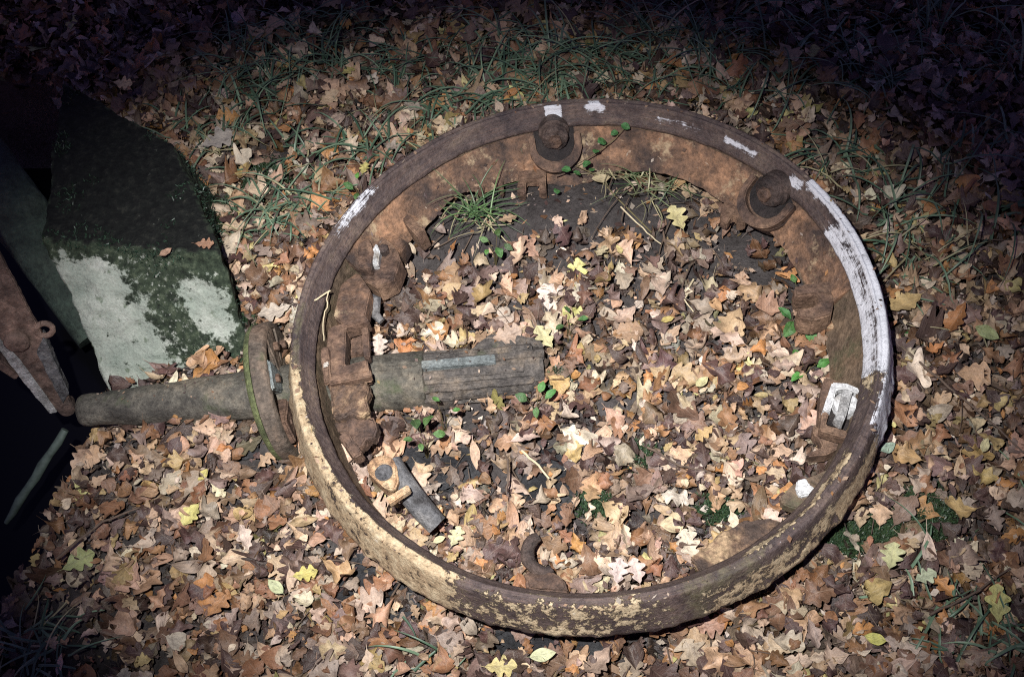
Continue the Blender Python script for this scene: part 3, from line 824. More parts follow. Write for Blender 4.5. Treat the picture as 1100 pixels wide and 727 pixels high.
# ------------------------------------------------------------------ leaning post, beam and stick by the gap
def post():
    t = thing('iron_post', 'rusty flat iron post with an eye and a notch leaning over the black gap', 'post')
    b0 = at(68, 440, -0.22); b1 = at(-120, 120, 0.62)
    ax = (b1 - b0).normalized()
    view = (CAM - b0).normalized()
    zz = (view - ax * view.dot(ax)).normalized(); zz = (Matrix.Rotation(R_(-18), 3, ax) @ zz)
    xx = zz.cross(ax)
    F = frame(b0, ax, xx, zz)
    L = (b1 - b0).length
    def W(y): return y
    poly = [(0.0, 0.028), (0.03, 0.033), (0.12, 0.042), (0.24, 0.056), (0.36, 0.066), (0.5, 0.070), (L, 0.075), (L, -0.055), (0.44, -0.053), (0.35, -0.050), (0.26, -0.047), (0.12, -0.036), (0.0, -0.026)]
    MB().prism(poly, -0.02, 0.0, F).build('bar', M['post'], t, bevel=0.003, rough=0.005, sub=2)
    MB().prism([(0.0, 0.014), (0.20, 0.030), (0.30, 0.050), (0.24, 0.061), (0.12, 0.048), (0.0, 0.034)], -0.028, 0.005, F).build('edge_strip', M['greywhite'], t, bevel=0.002, rough=0.004, sub=2)
    MB().prism([(0.02, -0.008), (0.20, -0.016), (0.24, -0.049), (0.05, -0.036)], -0.03, 0.006, F).build('edge_strip', M['grey'], t, bevel=0.002, rough=0.004, sub=2)
    # foot: a stub of bar pinned through the end
    MB().lathe(F @ Vector((0.0, -0.008, -0.03)), zz, [(0, 0.022), (0.03, 0.024), (0.036, 0.02), (0.037, 0.004)], 20, 0.002).build('foot_pin', M['post'], t, smooth=True)
    # half-round lug and eye ring on its right edge
    c = F @ Vector((0.255, -0.058, -0.004))
    pts = [c + (ax * math.cos(a) + xx * math.sin(a)) * 0.019 for a in np.linspace(0, 2 * PI, 21)]
    MB().tube(pts, 0.0075, 10).build('eye', M['post'], t, smooth=True)
    MB().lathe(F @ Vector((0.25, 0.012, -0.002)), zz, [(0, 0.030), (0.012, 0.030), (0.018, 0.024), (0.019, 0.004)], 24, 0.002).build('boss', M['post'], t, smooth=True)
    MB().prism([(0.14, 0.05), (0.20, 0.072), (0.205, 0.088), (0.17, 0.088), (0.13, 0.07)], -0.045, -0.008, F).build('lug', M['post'], t, bevel=0.004, rough=0.002)
post()
bm_ = thing('timber_beam', 'slimy dark green beam behind the leaning iron post', 'beam')
a, b = at(-60, 120, 0.0), at(112, 352, -0.36)
ax = (b - a).normalized(); xx = ax.cross(Vector((0, 0, 1))).normalized(); zz = xx.cross(ax)
rings = []
for i in range(25):
    t_ = i / 24
    ring_ = []
    for k in range(14):
        an = PI * k / 13
        ring_.append(a.lerp(b, t_) + xx * (0.085 * math.cos(an)) + zz * (0.05 * math.sin(an) - 0.02))
    ring_ += [a.lerp(b, t_) + xx * -0.085 - zz * 0.09, a.lerp(b, t_) + xx * 0.085 - zz * 0.09]
    rings.append(ring_)
MB().loft(rings).build('body', M['beam'], bm_, smooth=True, rough=0.003)
a, b = at(70, 462, -0.22), at(6, 562, -0.36)
pts = [a.lerp(b, i / 8) + Vector((0.0015 * math.sin(i * 1.9), 0.0015 * math.cos(i * 2.3), 0)) for i in range(9)]
tag(MB().tube(pts, [0.010, 0.012, 0.011, 0.013, 0.012, 0.011, 0.012, 0.010, 0.006], 10).build('stick', M['stick'], None, smooth=True, rough=0.002), 'straight grey-green stick slanting down into the black gap', 'stick')

# low dark stones showing through the leaves
def rock(px, py, sx_, sy_, sz_, label, rot=0.0, z=0.0, seed=0):
    c = at(px, py, float(gz(*[np.array(v) for v in at(px, py, z).xy])))
    bm = bmesh.new(); bmesh.ops.create_icosphere(bm, subdivisions=5, radius=1)
    for v in bm.verts:
        d = v.co.normalized()
        k = 1 + 0.35 * mnoise.fractal(d * 1.6 + Vector((seed, 0, 0)), 1, 2, 3) + 0.06 * mnoise.fractal(d * 9, 1, 2, 3)
        q = d * k
        q = Vector((max(-0.8, min(0.8, q.x)), max(-0.8, min(0.8, q.y)), max(-0.6, min(0.55, q.z))))
        v.co = Matrix.Rotation(rot, 3, 'Z') @ Vector((q.x * sx_, q.y * sy_, q.z * sz_))
    me = bpy.data.meshes.new('rock'); bm.to_mesh(me); bm.free(); me.shade_smooth(); me.materials.append(M['darkstone'])
    o = bpy.data.objects.new('rock', me); COL.objects.link(o); o.location = c
    return tag(o, label, 'rock')
rock(470, 505, 0.14, 0.07, 0.035, 'dark flat stone inside the ring below the splined shaft end', -0.1, seed=1)
rock(596, 520, 0.09, 0.10, 0.03, 'dark flat stone inside the ring, right of the other dark stone', -0.5, seed=4)
rock(405, 640, 0.13, 0.08, 0.04, 'dark wet stone outside the ring under its lower left edge', -0.6, seed=7)
rock(600, 692, 0.17, 0.05, 0.04, 'bluish dark stone under the near edge of the ring', 0.0, seed=9)
rock(262, 478, 0.06, 0.06, 0.03, 'grey stone half hidden under the round collar', 0.3, seed=12)

# ------------------------------------------------------------------ leaves
def leaf_outline(kind, t):
    """half width at t for a leaf of unit length"""
    if kind == 0:    # oak
        env = 0.36 * np.sin(PI * np.clip(t, 0, 1) ** 1.25) ** 0.75
        return env
    return 0.27 * np.sin(PI * np.clip(t, 0, 1) ** 0.9) ** 0.85
def leaf_template(kind, nt, lobes=4.5, depth=0.45, phase=0.0, width=1.0, ns=2, cut=2.0, skew=0.0, wob_=0.0):
    """returns base points (u, v, s): along, across, signed fraction; faces"""
    t = np.linspace(0, 1, nt)
    w0 = leaf_outline(kind, t) * width
    pts, uv = [], []
    cross = np.linspace(-1, 1, 2 * ns + 1)
    for i, ti in enumerate(t):
        for c in cross:
            side = 1 if c > 0 else -1
            ph = phase + (0.35 if side > 0 else 0)
            lob = 0.0
            fwd = 0.0
            if kind == 0:
                x = (ti * lobes + ph) % 1.0
                lob = depth * (0.5 + 0.5 * math.cos(2 * PI * x)) ** 1.9 * (0.3 + 0.7 * min(1, ti * 3)) * min(1, (1 - ti) * 9)
                fwd = 0.05
            w = w0[i] * (1 - lob * abs(c) ** 0.4)
            w *= 1 + skew * side + wob_ * math.sin(ti * 13 + phase * 20 + side * 2.1)
            if i == 0 or i == nt - 1: w = 0.006
            te = min(ti, cut + 0.08 * math.sin(6 * c + phase * 30)) if cut < 1 else ti
            pts.append((te + fwd * abs(c) * w * 2.0 * (1 - ti), c * w, 0)); uv.append((ti, c))
    k = len(cross)
    F = [(i * k + j, i * k + j + 1, (i + 1) * k + j + 1, (i + 1) * k + j) for i in range(nt - 1) for j in range(k - 1)]
    # stalk
    n = len(pts)
    pts += [(-0.16, 0.02, 0), (-0.16, 0.03, 0), (0.0, 0.007, 0), (0.0, -0.007, 0)]
    uv += [(0, 0)] * 4
    F.append((n, n + 1, n + 2, n + 3))
    return np.array(pts), np.array(uv), np.array(F)

PAL = np.array([(0.44, 0.31, 0.215), (0.36, 0.24, 0.155), (0.52, 0.41, 0.31), (0.28, 0.15, 0.080), (0.40, 0.20, 0.078), (0.17, 0.10, 0.066),
                (0.065, 0.042, 0.036), (0.55, 0.47, 0.385), (0.34, 0.27, 0.22), (0.52, 0.48, 0.21), (0.22, 0.115, 0.062), (0.38, 0.28, 0.13), (0.085, 0.050, 0.045), (0.19, 0.135, 0.115)])
PW = np.array([13, 12, 10, 8, 4.5, 11, 15, 5, 8, 1.3, 8, 3, 14, 10.0]); PW /= PW.sum()

def scatter_leaves(tm, X, Y, Z, L, yaw, tx, ty, roll, curl, fold, ripple, colr, ids):
    P, UV, F = tm
    n, m = len(X), len(P)
    u = P[:, 0][None, :] * L[:, None]; v = P[:, 1][None, :] * L[:, None]
    cu = (P[:, 0][None, :] - 0.5)
    zl = curl[:, None] * cu ** 2 * L[:, None] * 1.6 + fold[:, None] * np.abs(v) * 1.0
    zl = zl + ripple[:, None] * L[:, None] * np.sin(P[:, 0][None, :] * (9 + 5 * ((ids * 7.13) % 1))[:, None] + (ids * 17.7)[:, None] + np.sign(P[:, 1])[None, :] * 1.3) * np.abs(P[:, 1])[None, :] * 2.2
    zl = zl + roll[:, None] * P[:, 0][None, :] * v
    xl = (P[:, 0][None, :] - 0.5) * L[:, None] * (1 - 0.10 * np.abs(curl[:, None])); yl = v * (1 - 0.25 * np.abs(fold[:, None]))
    # bend sideways slightly
    yl = yl + 0.14 * ((ids * 3.77) % 1 - 0.5)[:, None] * (cu ** 2) * L[:, None] * 2
    # tilt about x then y, then yaw
    ca, sa = np.cos(tx)[:, None], np.sin(tx)[:, None]
    y1, z1 = yl * ca - zl * sa, yl * sa + zl * ca
    cb, sb = np.cos(ty)[:, None], np.sin(ty)[:, None]
    x2, z2 = xl * cb + z1 * sb, -xl * sb + z1 * cb
    cy, sy2 = np.cos(yaw)[:, None], np.sin(yaw)[:, None]
    V = np.stack([x2 * cy - y1 * sy2 + X[:, None], x2 * sy2 + y1 * cy + Y[:, None], z2 + Z[:, None]], -1)
    # never below the soil
    gzv = GZI(V[..., 0], V[..., 1]) + 0.0015
    V[..., 2] = np.maximum(V[..., 2], gzv + 0.15 * (V[..., 2] - gzv))
    Fo = (F[None] + (np.arange(n) * m)[:, None, None]).reshape(-1, 4)
    C = np.repeat(colr, m, 0)
    U = np.concatenate([np.broadcast_to(UV[None], (n, m, 2)), np.broadcast_to(ids[:, None, None], (n, m, 1))], -1).reshape(-1, 3)
    return V.reshape(-1, 3), Fo, C, U
def GZI(x, y):                                  # quick ground height from a fine table
    i = np.clip((np.asarray(x) - TX0) / TD, 0, TN - 1.001); j = np.clip((np.asarray(y) - TY0) / TD, 0, TN - 1.001)
    i0 = i.astype(int); j0 = j.astype(int); fi = i - i0; fj = j - j0
    return (TAB[j0, i0] * (1 - fi) * (1 - fj) + TAB[j0, i0 + 1] * fi * (1 - fj) + TAB[j0 + 1, i0] * (1 - fi) * fj + TAB[j0 + 1, i0 + 1] * fi * fj)
TD, TN, TX0, TY0 = 0.012, 500, -3.0, -2.5
_tx, _ty = np.meshgrid(TX0 + TD * np.arange(TN), TY0 + TD * np.arange(TN))
TAB = gz(_tx, _ty)

BARE = [(580, 228, 0.35, 0.12, 0.98), (510, 258, 0.16, 0.10, 0.96), (680, 235, 0.17, 0.09, 0.92), (450, 280, 0.05, 0.05, 0.8), (470, 503, 0.15, 0.05, 0.72), (596, 520, 0.085, 0.075, 0.6), (405, 640, 0.11, 0.05, 0.6), (600, 692, 0.15, 0.035, 0.6),
        (265, 472, 0.06, 0.06, 0.9), (850, 400, 0.05, 0.09, 0.6), (800, 300, 0.05, 0.10, 0.5), (905, 585, 0.12, 0.05, 0.8), (985, 570, 0.07, 0.07, 0.85), (270, 160, 0.10, 0.10, 0.5), (30, 660, 0.12, 0.14, 0.8), (1000, 500, 0.08, 0.08, 0.3), (665, 545, 0.06, 0.05, 0.5), (780, 555, 0.05, 0.03, 0.6)]
blockP = np.array(BLOCK_FOOT)
def density(x, y):
    d = np.ones_like(x)
    for (px, py, rx, ry, k) in BARE:
        d = d * (1 - k * np.clip(blob(x, y, px, py, rx, ry) * 1.5, 0, 1))
    d = np.where(pit_signed(x, y) < 0.02, 0, d)
    d = np.where(inside_poly(x, y, blockP), 0, d)
    d = d * np.clip(0.80 + 0.45 * wob(x, y, 4.3, 2.2), 0.35, 1)
    return d
def litter(name, n, area, nt, ns, Lr, label, seed, zmax, keep=None):
    r = np.random.default_rng(seed)
    X = r.uniform(area[0], area[1], n); Y = r.uniform(area[2], area[3], n)
    k = r.uniform(0, 1, n) < density(X, Y)
    if keep is not None: k &= keep(X, Y)
    X, Y = X[k], Y[k]; n = len(X)
    lay = r.uniform(0, 1, n)
    L = r.uniform(Lr[0], Lr[1], n) * (0.75 + 0.35 * r.uniform(0, 1, n))
    Z = GZI(X, Y) + 0.003 + zmax * lay
    yaw = r.uniform(0, 2 * PI, n)
    tx = r.normal(0, 0.24, n); ty = r.normal(0, 0.24, n)
    big = r.uniform(0, 1, n) < 0.12
    tx = np.clip(np.where(big, tx * 2.6, tx), -.9, .9); ty = np.clip(np.where(big, ty * 2.2, ty), -.6, .6)
    curl = r.normal(0, 0.38, n); fold = r.normal(0.05, 0.30, n); rip = np.abs(r.normal(0.0, 0.11, n)); roll = r.normal(0, 0.6, n)
    crump = r.uniform(0, 1, n) < 0.38
    curl = np.where(crump, curl * 2.4, curl); fold = np.where(crump, fold * 2.4, fold); rip = np.where(crump, rip * 2.2, rip)
    curl = np.clip(curl, -1.0, 1.0); fold = np.clip(fold, -0.8, 0.8); rip = np.clip(rip, 0, 0.3)
    ci = r.choice(len(PAL), n, p=PW)
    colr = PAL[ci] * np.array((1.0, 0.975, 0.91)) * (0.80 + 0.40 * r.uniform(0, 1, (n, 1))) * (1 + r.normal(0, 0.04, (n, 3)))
    # lower leaves coloured darker: shade of the deep gaps put into their colour
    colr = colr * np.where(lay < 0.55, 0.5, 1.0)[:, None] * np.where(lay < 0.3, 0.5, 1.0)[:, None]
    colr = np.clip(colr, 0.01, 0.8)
    ids = r.uniform(0, 1, n)
    kind = r.integers(0, 18, n)
    TMS = []
    for q in range(18):
        if q < 14: TMS.append(leaf_template(0, nt, r.uniform(2.7, 4.3), r.uniform(0.28, 0.64), r.uniform(0, 1), r.uniform(0.75, 1.4), ns, r.choice([2.0, 2.0, 0.62, 0.78]), r.normal(0, 0.12), r.uniform(0, 0.12)))
        else: TMS.append(leaf_template(1, max(8, nt // 2), 0, 0, r.uniform(0, 1), r.uniform(0.6, 1.2), ns, r.choice([2.0, 0.6]), r.normal(0, 0.1), r.uniform(0, 0.08)))
    Vs, Fs, Cs, Us = [], [], [], []
    off = 0
    for q in range(18):
        s = kind == q
        V, F, C, U = scatter_leaves(TMS[q], X[s], Y[s], Z[s], L[s], yaw[s], tx[s], ty[s], roll[s], curl[s], fold[s], rip[s], colr[s], ids[s])
        Vs.append(V); Fs.append(F + off); Cs.append(C); Us.append(U); off += len(V)
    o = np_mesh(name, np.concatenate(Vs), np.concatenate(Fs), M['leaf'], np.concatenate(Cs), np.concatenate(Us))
    return tag(o, label, None, None, 'stuff')
def in_view(x, y, pad=60):
    q = to_px(np.stack([x, y, np.zeros_like(x)], 1))
    return (q[:, 0] > -pad) & (q[:, 0] < 1100 + pad) & (q[:, 1] > -pad) & (q[:, 1] < 727 + pad)
litter('leaf_litter', 45000, (-2.0, 2.2, -1.0, 2.1), 27, 2, (0.034, 0.094), 'mixed brown, tan and orange fallen oak leaves', 3, 0.058, lambda x, y: in_view(x, y))
litter('leaf_litter', 26000, (-3.0, 3.0, -2.4, 3.4), 9, 1, (0.05, 0.10), 'fallen leaves further off in the dark', 4, 0.035, lambda x, y: ~in_view(x, y))

litter('leaf_litter', 20000, (-1.9, 2.1, -0.9, 1.9), 9, 1, (0.012, 0.034), 'torn scraps of dead leaf between the larger leaves', 9, 0.060, lambda x, y: in_view(x, y))
def crumbs(n, seed):
    r = np.random.default_rng(seed)
    X = r.uniform(-2.0, 2.2, n); Y = r.uniform(-1.0, 2.0, n)
    k = (r.uniform(0, 1, n) < 0.35 + 0.65 * density(X, Y)) & (pit_signed(X, Y) > 0.0) & in_view(X, Y) & ~inside_poly(X, Y, blockP)
    X, Y = X[k], Y[k]; n = len(X)
    Z = GZI(X, Y) + r.uniform(0.001, 0.050, n) * density(X, Y) + 0.002
    a = r.uniform(0, 2 * PI, n); L = 0.003 + 0.013 * r.uniform(0, 1, n) ** 1.6; W = L * r.uniform(0.15, 0.8, n)
    ex = np.stack([np.cos(a), np.sin(a), r.normal(0, .35, n)], 1); ey = np.stack([-np.sin(a), np.cos(a), r.normal(0, .35, n)], 1)
    P = np.stack([X, Y, Z], 1)
    V = np.stack([P - ex * L[:, None], P + ey * W[:, None] + ex * L[:, None] * 0.2, P + ex * L[:, None], P - ey * W[:, None]], 1).reshape(-1, 3)
    F = np.arange(4 * n).reshape(n, 4)
    c = PAL[r.choice(len(PAL), n, p=PW)] * r.uniform(0.5, 1.1, (n, 1))
    o = np_mesh('leaf_crumbs', V, F, M['leaf'], np.repeat(c, 4, 0), np.repeat(np.stack([r.uniform(0, 1, n), r.uniform(.2, .8, n), r.uniform(0, 1, n)], 1), 4, 0), False)
    tag(o, 'crumbled bits of dead leaf and bark on the soil', None, None, 'stuff')
crumbs(42000, 8)

# loose twigs and stalks as ground cover
def twig_litter(n, seed):
    r = random.Random(seed); b = MB()
    for _ in range(n):
        x, y = r.uniform(-1.6, 1.8), r.uniform(-0.85, 1.7)
        if pit_signed(np.array(x), np.array(y)) < 0.08 or inside_poly(x, y, blockP): continue
        a = r.uniform(0, 2 * PI); L = r.choice([0.04, 0.06, 0.08, 0.12, 0.18]); rad = r.uniform(0.0009, 0.0024)
        bend = r.uniform(-0.25, 0.25); z = float(GZI(x, y)) + r.uniform(0.02, 0.052)
        ti = r.uniform(-0.12, 0.12)
        pts = [(x + L * (k / 5 - .5) * math.cos(a) - bend * L * (k / 5 - .5) ** 2 * math.sin(a), y + L * (k / 5 - .5) * math.sin(a) + bend * L * (k / 5 - .5) ** 2 * math.cos(a), z + ti * L * (k / 5 - .5)) for k in range(6)]
        b.tube(pts, [rad * (1.1 - 0.1 * k) for k in range(6)], 5)
    return tag(b.build('twig_litter', M['twig'], None, smooth=True), 'thin brown twigs strewn over the leaves', None, None, 'stuff')
twig_litter(420, 5)

# ------------------------------------------------------------------ grass
def blades(name, spots, label, seed, mat='blade', kind='stuff', cat=None):
    """spots: (x, y, n, spread, length, width, colour pair, droop)"""
    r = np.random.default_rng(seed)
    Vs, Fs, Cs = [], [], []; off = 0
    K = 9
    t = np.linspace(0, 1, K)
    for (x, y, n, sprd, Lm, Wm, ca, cb, droop) in spots:
        a0 = r.uniform(0, 2 * PI, n)
        bx = x + r.normal(0, sprd, n); by = y + r.normal(0, sprd, n)
        L = Lm * r.uniform(0.55, 1.25, n); W = Wm * r.uniform(0.6, 1.2, n)
        lean = r.uniform(0.25, 1.0, n); dr = droop * r.uniform(0.6, 1.5, n)
        z0 = GZI(bx, by) + 0.03
        ang = (1.35 - lean[:, None] * 0.7) - dr[:, None] * t[None, :] * 1.5        # elevation along the blade
        ds = L[:, None] / (K - 1)
        hx = np.concatenate([np.zeros((n, 1)), np.cumsum(np.cos(ang[:, :-1]) * ds, 1)], 1)
        hz = np.concatenate([np.zeros((n, 1)), np.cumsum(np.sin(ang[:, :-1]) * ds, 1)], 1)
        tw = r.normal(0, 0.5, n)[:, None] * t[None, :]
        px_ = bx[:, None] + hx * np.cos(a0[:, None] + tw * 0.5); py_ = by[:, None] + hx * np.sin(a0[:, None] + tw * 0.5)
        gg = GZI(px_, py_) + 0.045
        pz_ = np.maximum(z0[:, None] + hz, gg + 0.01 * r.uniform(0, 1, (n, 1)))
        w = W[:, None] * (1 - t[None, :] ** 2.2) * 0.5 + 0.0002
        nx, ny = -np.sin(a0)[:, None], np.cos(a0)[:, None]
        Lf = np.stack([px_ + nx * w, py_ + ny * w, pz_ + w * 0.5], -1); Rt = np.stack([px_ - nx * w, py_ - ny * w, pz_ + w * 0.5], -1)
        Mi = np.stack([px_, py_, pz_], -1)
        V = np.stack([Lf, Mi, Rt], 2)                       # n,K,3,3
        idx = np.arange(n * K * 3).reshape(n, K, 3)
        F = np.concatenate([np.stack([idx[:, :-1, j], idx[:, :-1, j + 1], idx[:, 1:, j + 1], idx[:, 1:, j]], -1).reshape(-1, 4) for j in (0, 1)])
        m = r.uniform(0, 1, (n, 1)) ** 1.5
        c = (np.array(ca) * (1 - m) + np.array(cb) * m) * r.uniform(0.7, 1.25, (n, 1))
        Vs.append(V.reshape(-1, 3)); Fs.append(F + off); Cs.append(np.repeat(c, K * 3, 0)); off += n * K * 3
    o = np_mesh(name, np.concatenate(Vs), np.concatenate(Fs), M[mat], np.concatenate(Cs))
    return tag(o, label, cat, None, kind)
GRN, GRN2, DRY = (0.035, 0.075, 0.035), (0.075, 0.14, 0.055), (0.33, 0.29, 0.17)
def spot(px, py, n, sprd, L, W=0.004, ca=GRN, cb=GRN2, dr=1.0):
    q = at(px, py, 0.0); return (q.x, q.y, n, sprd, L, W, ca, cb, dr)
gs = []
for (px, py, n, L) in [(230, 130, 16, .16), (270, 95, 12, .2), (300, 160, 16, .16), (330, 205, 14, .15), (275, 215, 22, .16), (300, 235, 18, .14), (390, 150, 16, .18), (420, 160, 12, .2), (360, 60, 10, .2),
                       (455, 125, 16, .2), (500, 112, 22, .2), (535, 95, 22, .22), (580, 60, 20, .25), (600, 85, 26, .22), (640, 70, 18, .22), (690, 80, 16, .2), (740, 60, 20, .22), (760, 95, 12, .18), (800, 75, 18, .2), (690, 45, 14, .22),
                       (830, 110, 10, .2), (880, 190, 12, .2), (905, 195, 14, .2), (960, 265, 16, .2), (985, 235, 8, .22), (965, 310, 14, .18), (1010, 200, 10, .24), (1060, 100, 14, .22), (930, 110, 10, .2), (980, 60, 12, .22),
                       (1040, 280, 8, .25), (1000, 690, 12, .16), (1050, 700, 12, .18), (960, 640, 6, .14), (15, 655, 10, .13), (40, 665, 8, .12), (8, 690, 12, .14), (45, 715, 5, .12), (440, 700, 6, .12),
                       (440, 60, 10, .2), (870, 60, 12, .22), (300, 50, 12, .2), (180, 120, 10, .18), (530, 30, 14, .22), (1085, 190, 10, .2), (1090, 560, 6, .2)]:
    gs.append(spot(px, py, int(n * 1.3), 0.04, L * 1.1, 0.0058, (0.05, 0.095, 0.055), (0.17, 0.24, 0.15), 1.7))
for (px, py, n, L) in [(250, 135, 14, .15), (330, 190, 10, .14), (700, 60, 8, .2), (905, 210, 6, .2), (960, 290, 8, .15), (20, 680, 8, .15), (285, 232, 14, .13), (420, 120, 8, .15), (600, 70, 8, .2), (1000, 330, 6, .18)]:
    gs.append(spot(px, py, n, 0.05, L, 0.0042, DRY, (0.22, 0.21, 0.10), 1.2))
for _ in range(60):
    gs.append(spot(random.uniform(220, 1100), random.uniform(0, 120), 9, 0.06, 0.2, 0.0042, (0.05, 0.095, 0.055), (0.17, 0.24, 0.15), 1.7))
blades('grass', gs, 'long dark green grass blades growing through the leaves', 21)
# tufts inside the ring under the far flange
tuft1 = blades('grass_tuft', [spot(515, 240, 30, 0.02, .15, .0042, (0.05, 0.10, 0.04), (0.10, 0.17, 0.06), 1.0), spot(500, 225, 10, 0.02, .15, .004, (0.06, .12, .05), DRY, 1.0), spot(520, 255, 10, 0.015, .12, .003, DRY, DRY, 1.4)],
               'bright green grass tuft inside the ring at the upper left of the bare soil', 5, 'blade', None, 'grass tuft')
tuft2 = blades('grass_tuft', [spot(690, 212, 46, 0.035, .14, .0034, (0.05, 0.10, 0.04), DRY, 1.3), spot(655, 205, 24, 0.02, .12, .003, DRY, DRY, 1.4), spot(728, 207, 24, 0.02, .12, .003, DRY, (0.06, .1, .04), 1.4)],
               'drooping half-dry grass tuft hanging at the lower edge of the far flange', 6, 'blade', None, 'grass tuft')

# moss cushions
def moss(spots, seed):
    r = np.random.default_rng(seed); P = []
    for (px, py, rx, ry, n) in spots:
        c = at(px, py, 0.02)
        x = c.x + r.normal(0, rx * .6, n); y = c.y + r.normal(0, ry * .6, n)
        P.append(np.stack([x, y, GZI(x, y) + 0.012 + 0.030 * np.clip(np.exp(-((x - c.x) / rx) ** 2 - ((y - c.y) / ry) ** 2), 0, 1) * r.uniform(0.2, 1.1, n)], 1))
    P = np.concatenate(P); P = P[pit_signed(P[:, 0], P[:, 1]) > 0.02]; n = len(P)
    V, F, C = [], [], []
    for k in range(3):
        a = r.uniform(0, 2 * PI, n); L = r.uniform(0.004, 0.010, n)
        d = np.stack([np.cos(a) * 0.8, np.sin(a) * 0.8, r.uniform(0.3, 1.2, n)], 1) * L[:, None]
        s = np.stack([-np.sin(a), np.cos(a), np.zeros(n)], 1) * 0.0013
        V.append(np.stack([P - s, P + s, P + d + s * .4, P + d - s * .4], 1))
    V = np.concatenate(V).reshape(-1, 3); F = np.arange(len(V)).reshape(-1, 4)
    c = np.array((0.013, 0.030, 0.015)) * r.uniform(0.4, 2.2, (len(F), 1)) + r.uniform(0, 0.02, (len(F), 1)) * np.array((1, 1, .2))
    tag(np_mesh('moss', V, F, M['blade'], np.repeat(c, 4, 0), None, False), 'deep green moss cushions among the leaves', None, None, 'stuff')
moss([(905, 588, .11, .045, 2600), (985, 565, .06, .06, 2000), (945, 575, .06, .03, 800), (770, 550, .04, .03, 700), (275, 175, .08, .06, 1500), (640, 535, .04, .03, 500), (235, 205, .05, .08, 1000), (690, 490, .04, .03, 300), (600, 400, .03, .03, 200), (262, 330, .04, .06, 700), (225, 170, .06, .05, 900)], 31)

# ------------------------------------------------------------------ single leaves that stand out
def one_leaf(px, py, colr, L, yaw, kind, label, z=None, curl=0.15, fold=0.12, cat='leaf', tilt=(0, 0)):
    L *= 0.86
    m_ = sum(colr) / 3; colr = tuple(0.82 * (0.82 * c + 0.18 * m_) for c in colr)
    tm = leaf_template(kind, 25, random.uniform(3.0, 3.9), 0.58, random.random(), random.uniform(0.95, 1.15), 3)
    q = at(px, py, 0.0)
    for _ in range(3):
        zz = float(GZI(q.x, q.y)) + 0.072 if z is None else z
        q = at(px, py, zz)
    A = lambda v: np.array([v], float)
    V, F, C, U = scatter_leaves(tm, A(0), A(0), A(0), A(L), A(R_(yaw)), A(tilt[0] + random.gauss(0, .08)), A(tilt[1] + random.gauss(0, .08)), A(random.gauss(0, .3)), A(curl), A(fold), A(0.06), A(colr), A(random.random())) if False else _leaf_free(tm, L, R_(yaw), tilt, curl, fold, colr)
    o = np_mesh('leaf', V, F, M['leaf'], C, U)
    o.location = q
    return tag(o, label, cat)
def _leaf_free(tm, L, yaw, tilt, curl, fold, colr):
    global GZI
    keep = GZI
    GZI = lambda x, y: np.full(np.shape(x), -9.0)
    A = lambda v: np.array([v], float)
    res = scatter_leaves(tm, A(0), A(0), A(0), A(L), A(yaw), A(tilt[0] + random.gauss(0, .08)), A(tilt[1] + random.gauss(0, .08)), A(random.gauss(0, .3)), A(curl), A(fold), A(0.05), np.array([colr]), A(random.random()))
    GZI = keep
    return res
YEL, PYEL, PGRN, PINK, CREAM, ORG = (0.62, 0.53, 0.10), (0.64, 0.58, 0.26), (0.46, 0.56, 0.27), (0.62, 0.48, 0.42), (0.62, 0.52, 0.36), (0.50, 0.22, 0.06)
one_leaf(585, 362, PYEL, .085, 120, 0, 'pale yellow lobed leaf just above the splined shaft end')
one_leaf(583, 703, (0.62, 0.64, 0.33), .065, 10, 1, 'pale yellow-green oval leaf below the near edge of the ring')
one_leaf(328, 616, YEL, .065, 15, 0, 'bright yellow lobed leaf left of the dark wet stone outside the ring')
one_leaf(296, 630, (0.55, 0.60, 0.30), .055, 140, 1, 'pale lime oval leaf left of the yellow lobed one, outside the ring')
one_leaf(218, 510, YEL, .04, 60, 1, 'small bright yellow leaf below the thin part of the shaft')
one_leaf(538, 716, (0.66, 0.54, 0.18), .08, 5, 0, 'yellow lobed leaf at the bottom edge of the picture')
one_leaf(1072, 648, (0.60, 0.58, 0.14), .095, 80, 0, 'large bright yellow leaf at the lower right corner')
one_leaf(958, 597, (0.55, 0.55, 0.24), .075, 70, 0, 'pale olive-yellow leaf at the right end of the moss cushion')
one_leaf(994, 619, (0.50, 0.57, 0.33), .06, 20, 0, 'pale grey-green leaf right of the moss cushion')
one_leaf(940, 686, (0.58, 0.56, 0.08), .05, 160, 1, 'small bright yellow oval leaf below the moss cushion')
one_leaf(954, 481, (0.34, 0.48, 0.34), .05, 30, 1, 'mint green round leaf against the right outer edge of the ring')
one_leaf(1060, 357, (0.30, 0.36, 0.12), .07, 150, 1, 'olive green oval leaf at the right edge of the picture')
one_leaf(1058, 478, PYEL, .045, 60, 1, 'pale yellow leaf near the end of the long dark twig')
one_leaf(490, 576, (0.62, 0.58, 0.30), .06, 70, 0, 'pale lemon leaf beside the end of the grey pipe')
one_leaf(472, 579, (0.62, 0.55, 0.28), .035, 20, 1, 'little pale lemon leaf touching the end of the grey pipe')
one_leaf(754, 410, (0.60, 0.55, 0.24), .045, 40, 1, 'small pale yellow leaf alone in the middle of the ring')
one_leaf(664, 613, PINK, .07, 80, 0, 'pale pink oak leaf at the near inner edge, left of its twin', z=0.085)
one_leaf(684, 613, (0.60, 0.45, 0.38), .07, 100, 0, 'pale pink oak leaf at the near inner edge, right of its twin', z=0.088)
one_leaf(740, 585, CREAM, .085, 110, 0, 'large cream oak leaf near the lower right inside of the ring')
one_leaf(375, 76, (0.58, 0.50, 0.10), .06, 40, 0, 'yellow leaf in the dim grass at the upper left')
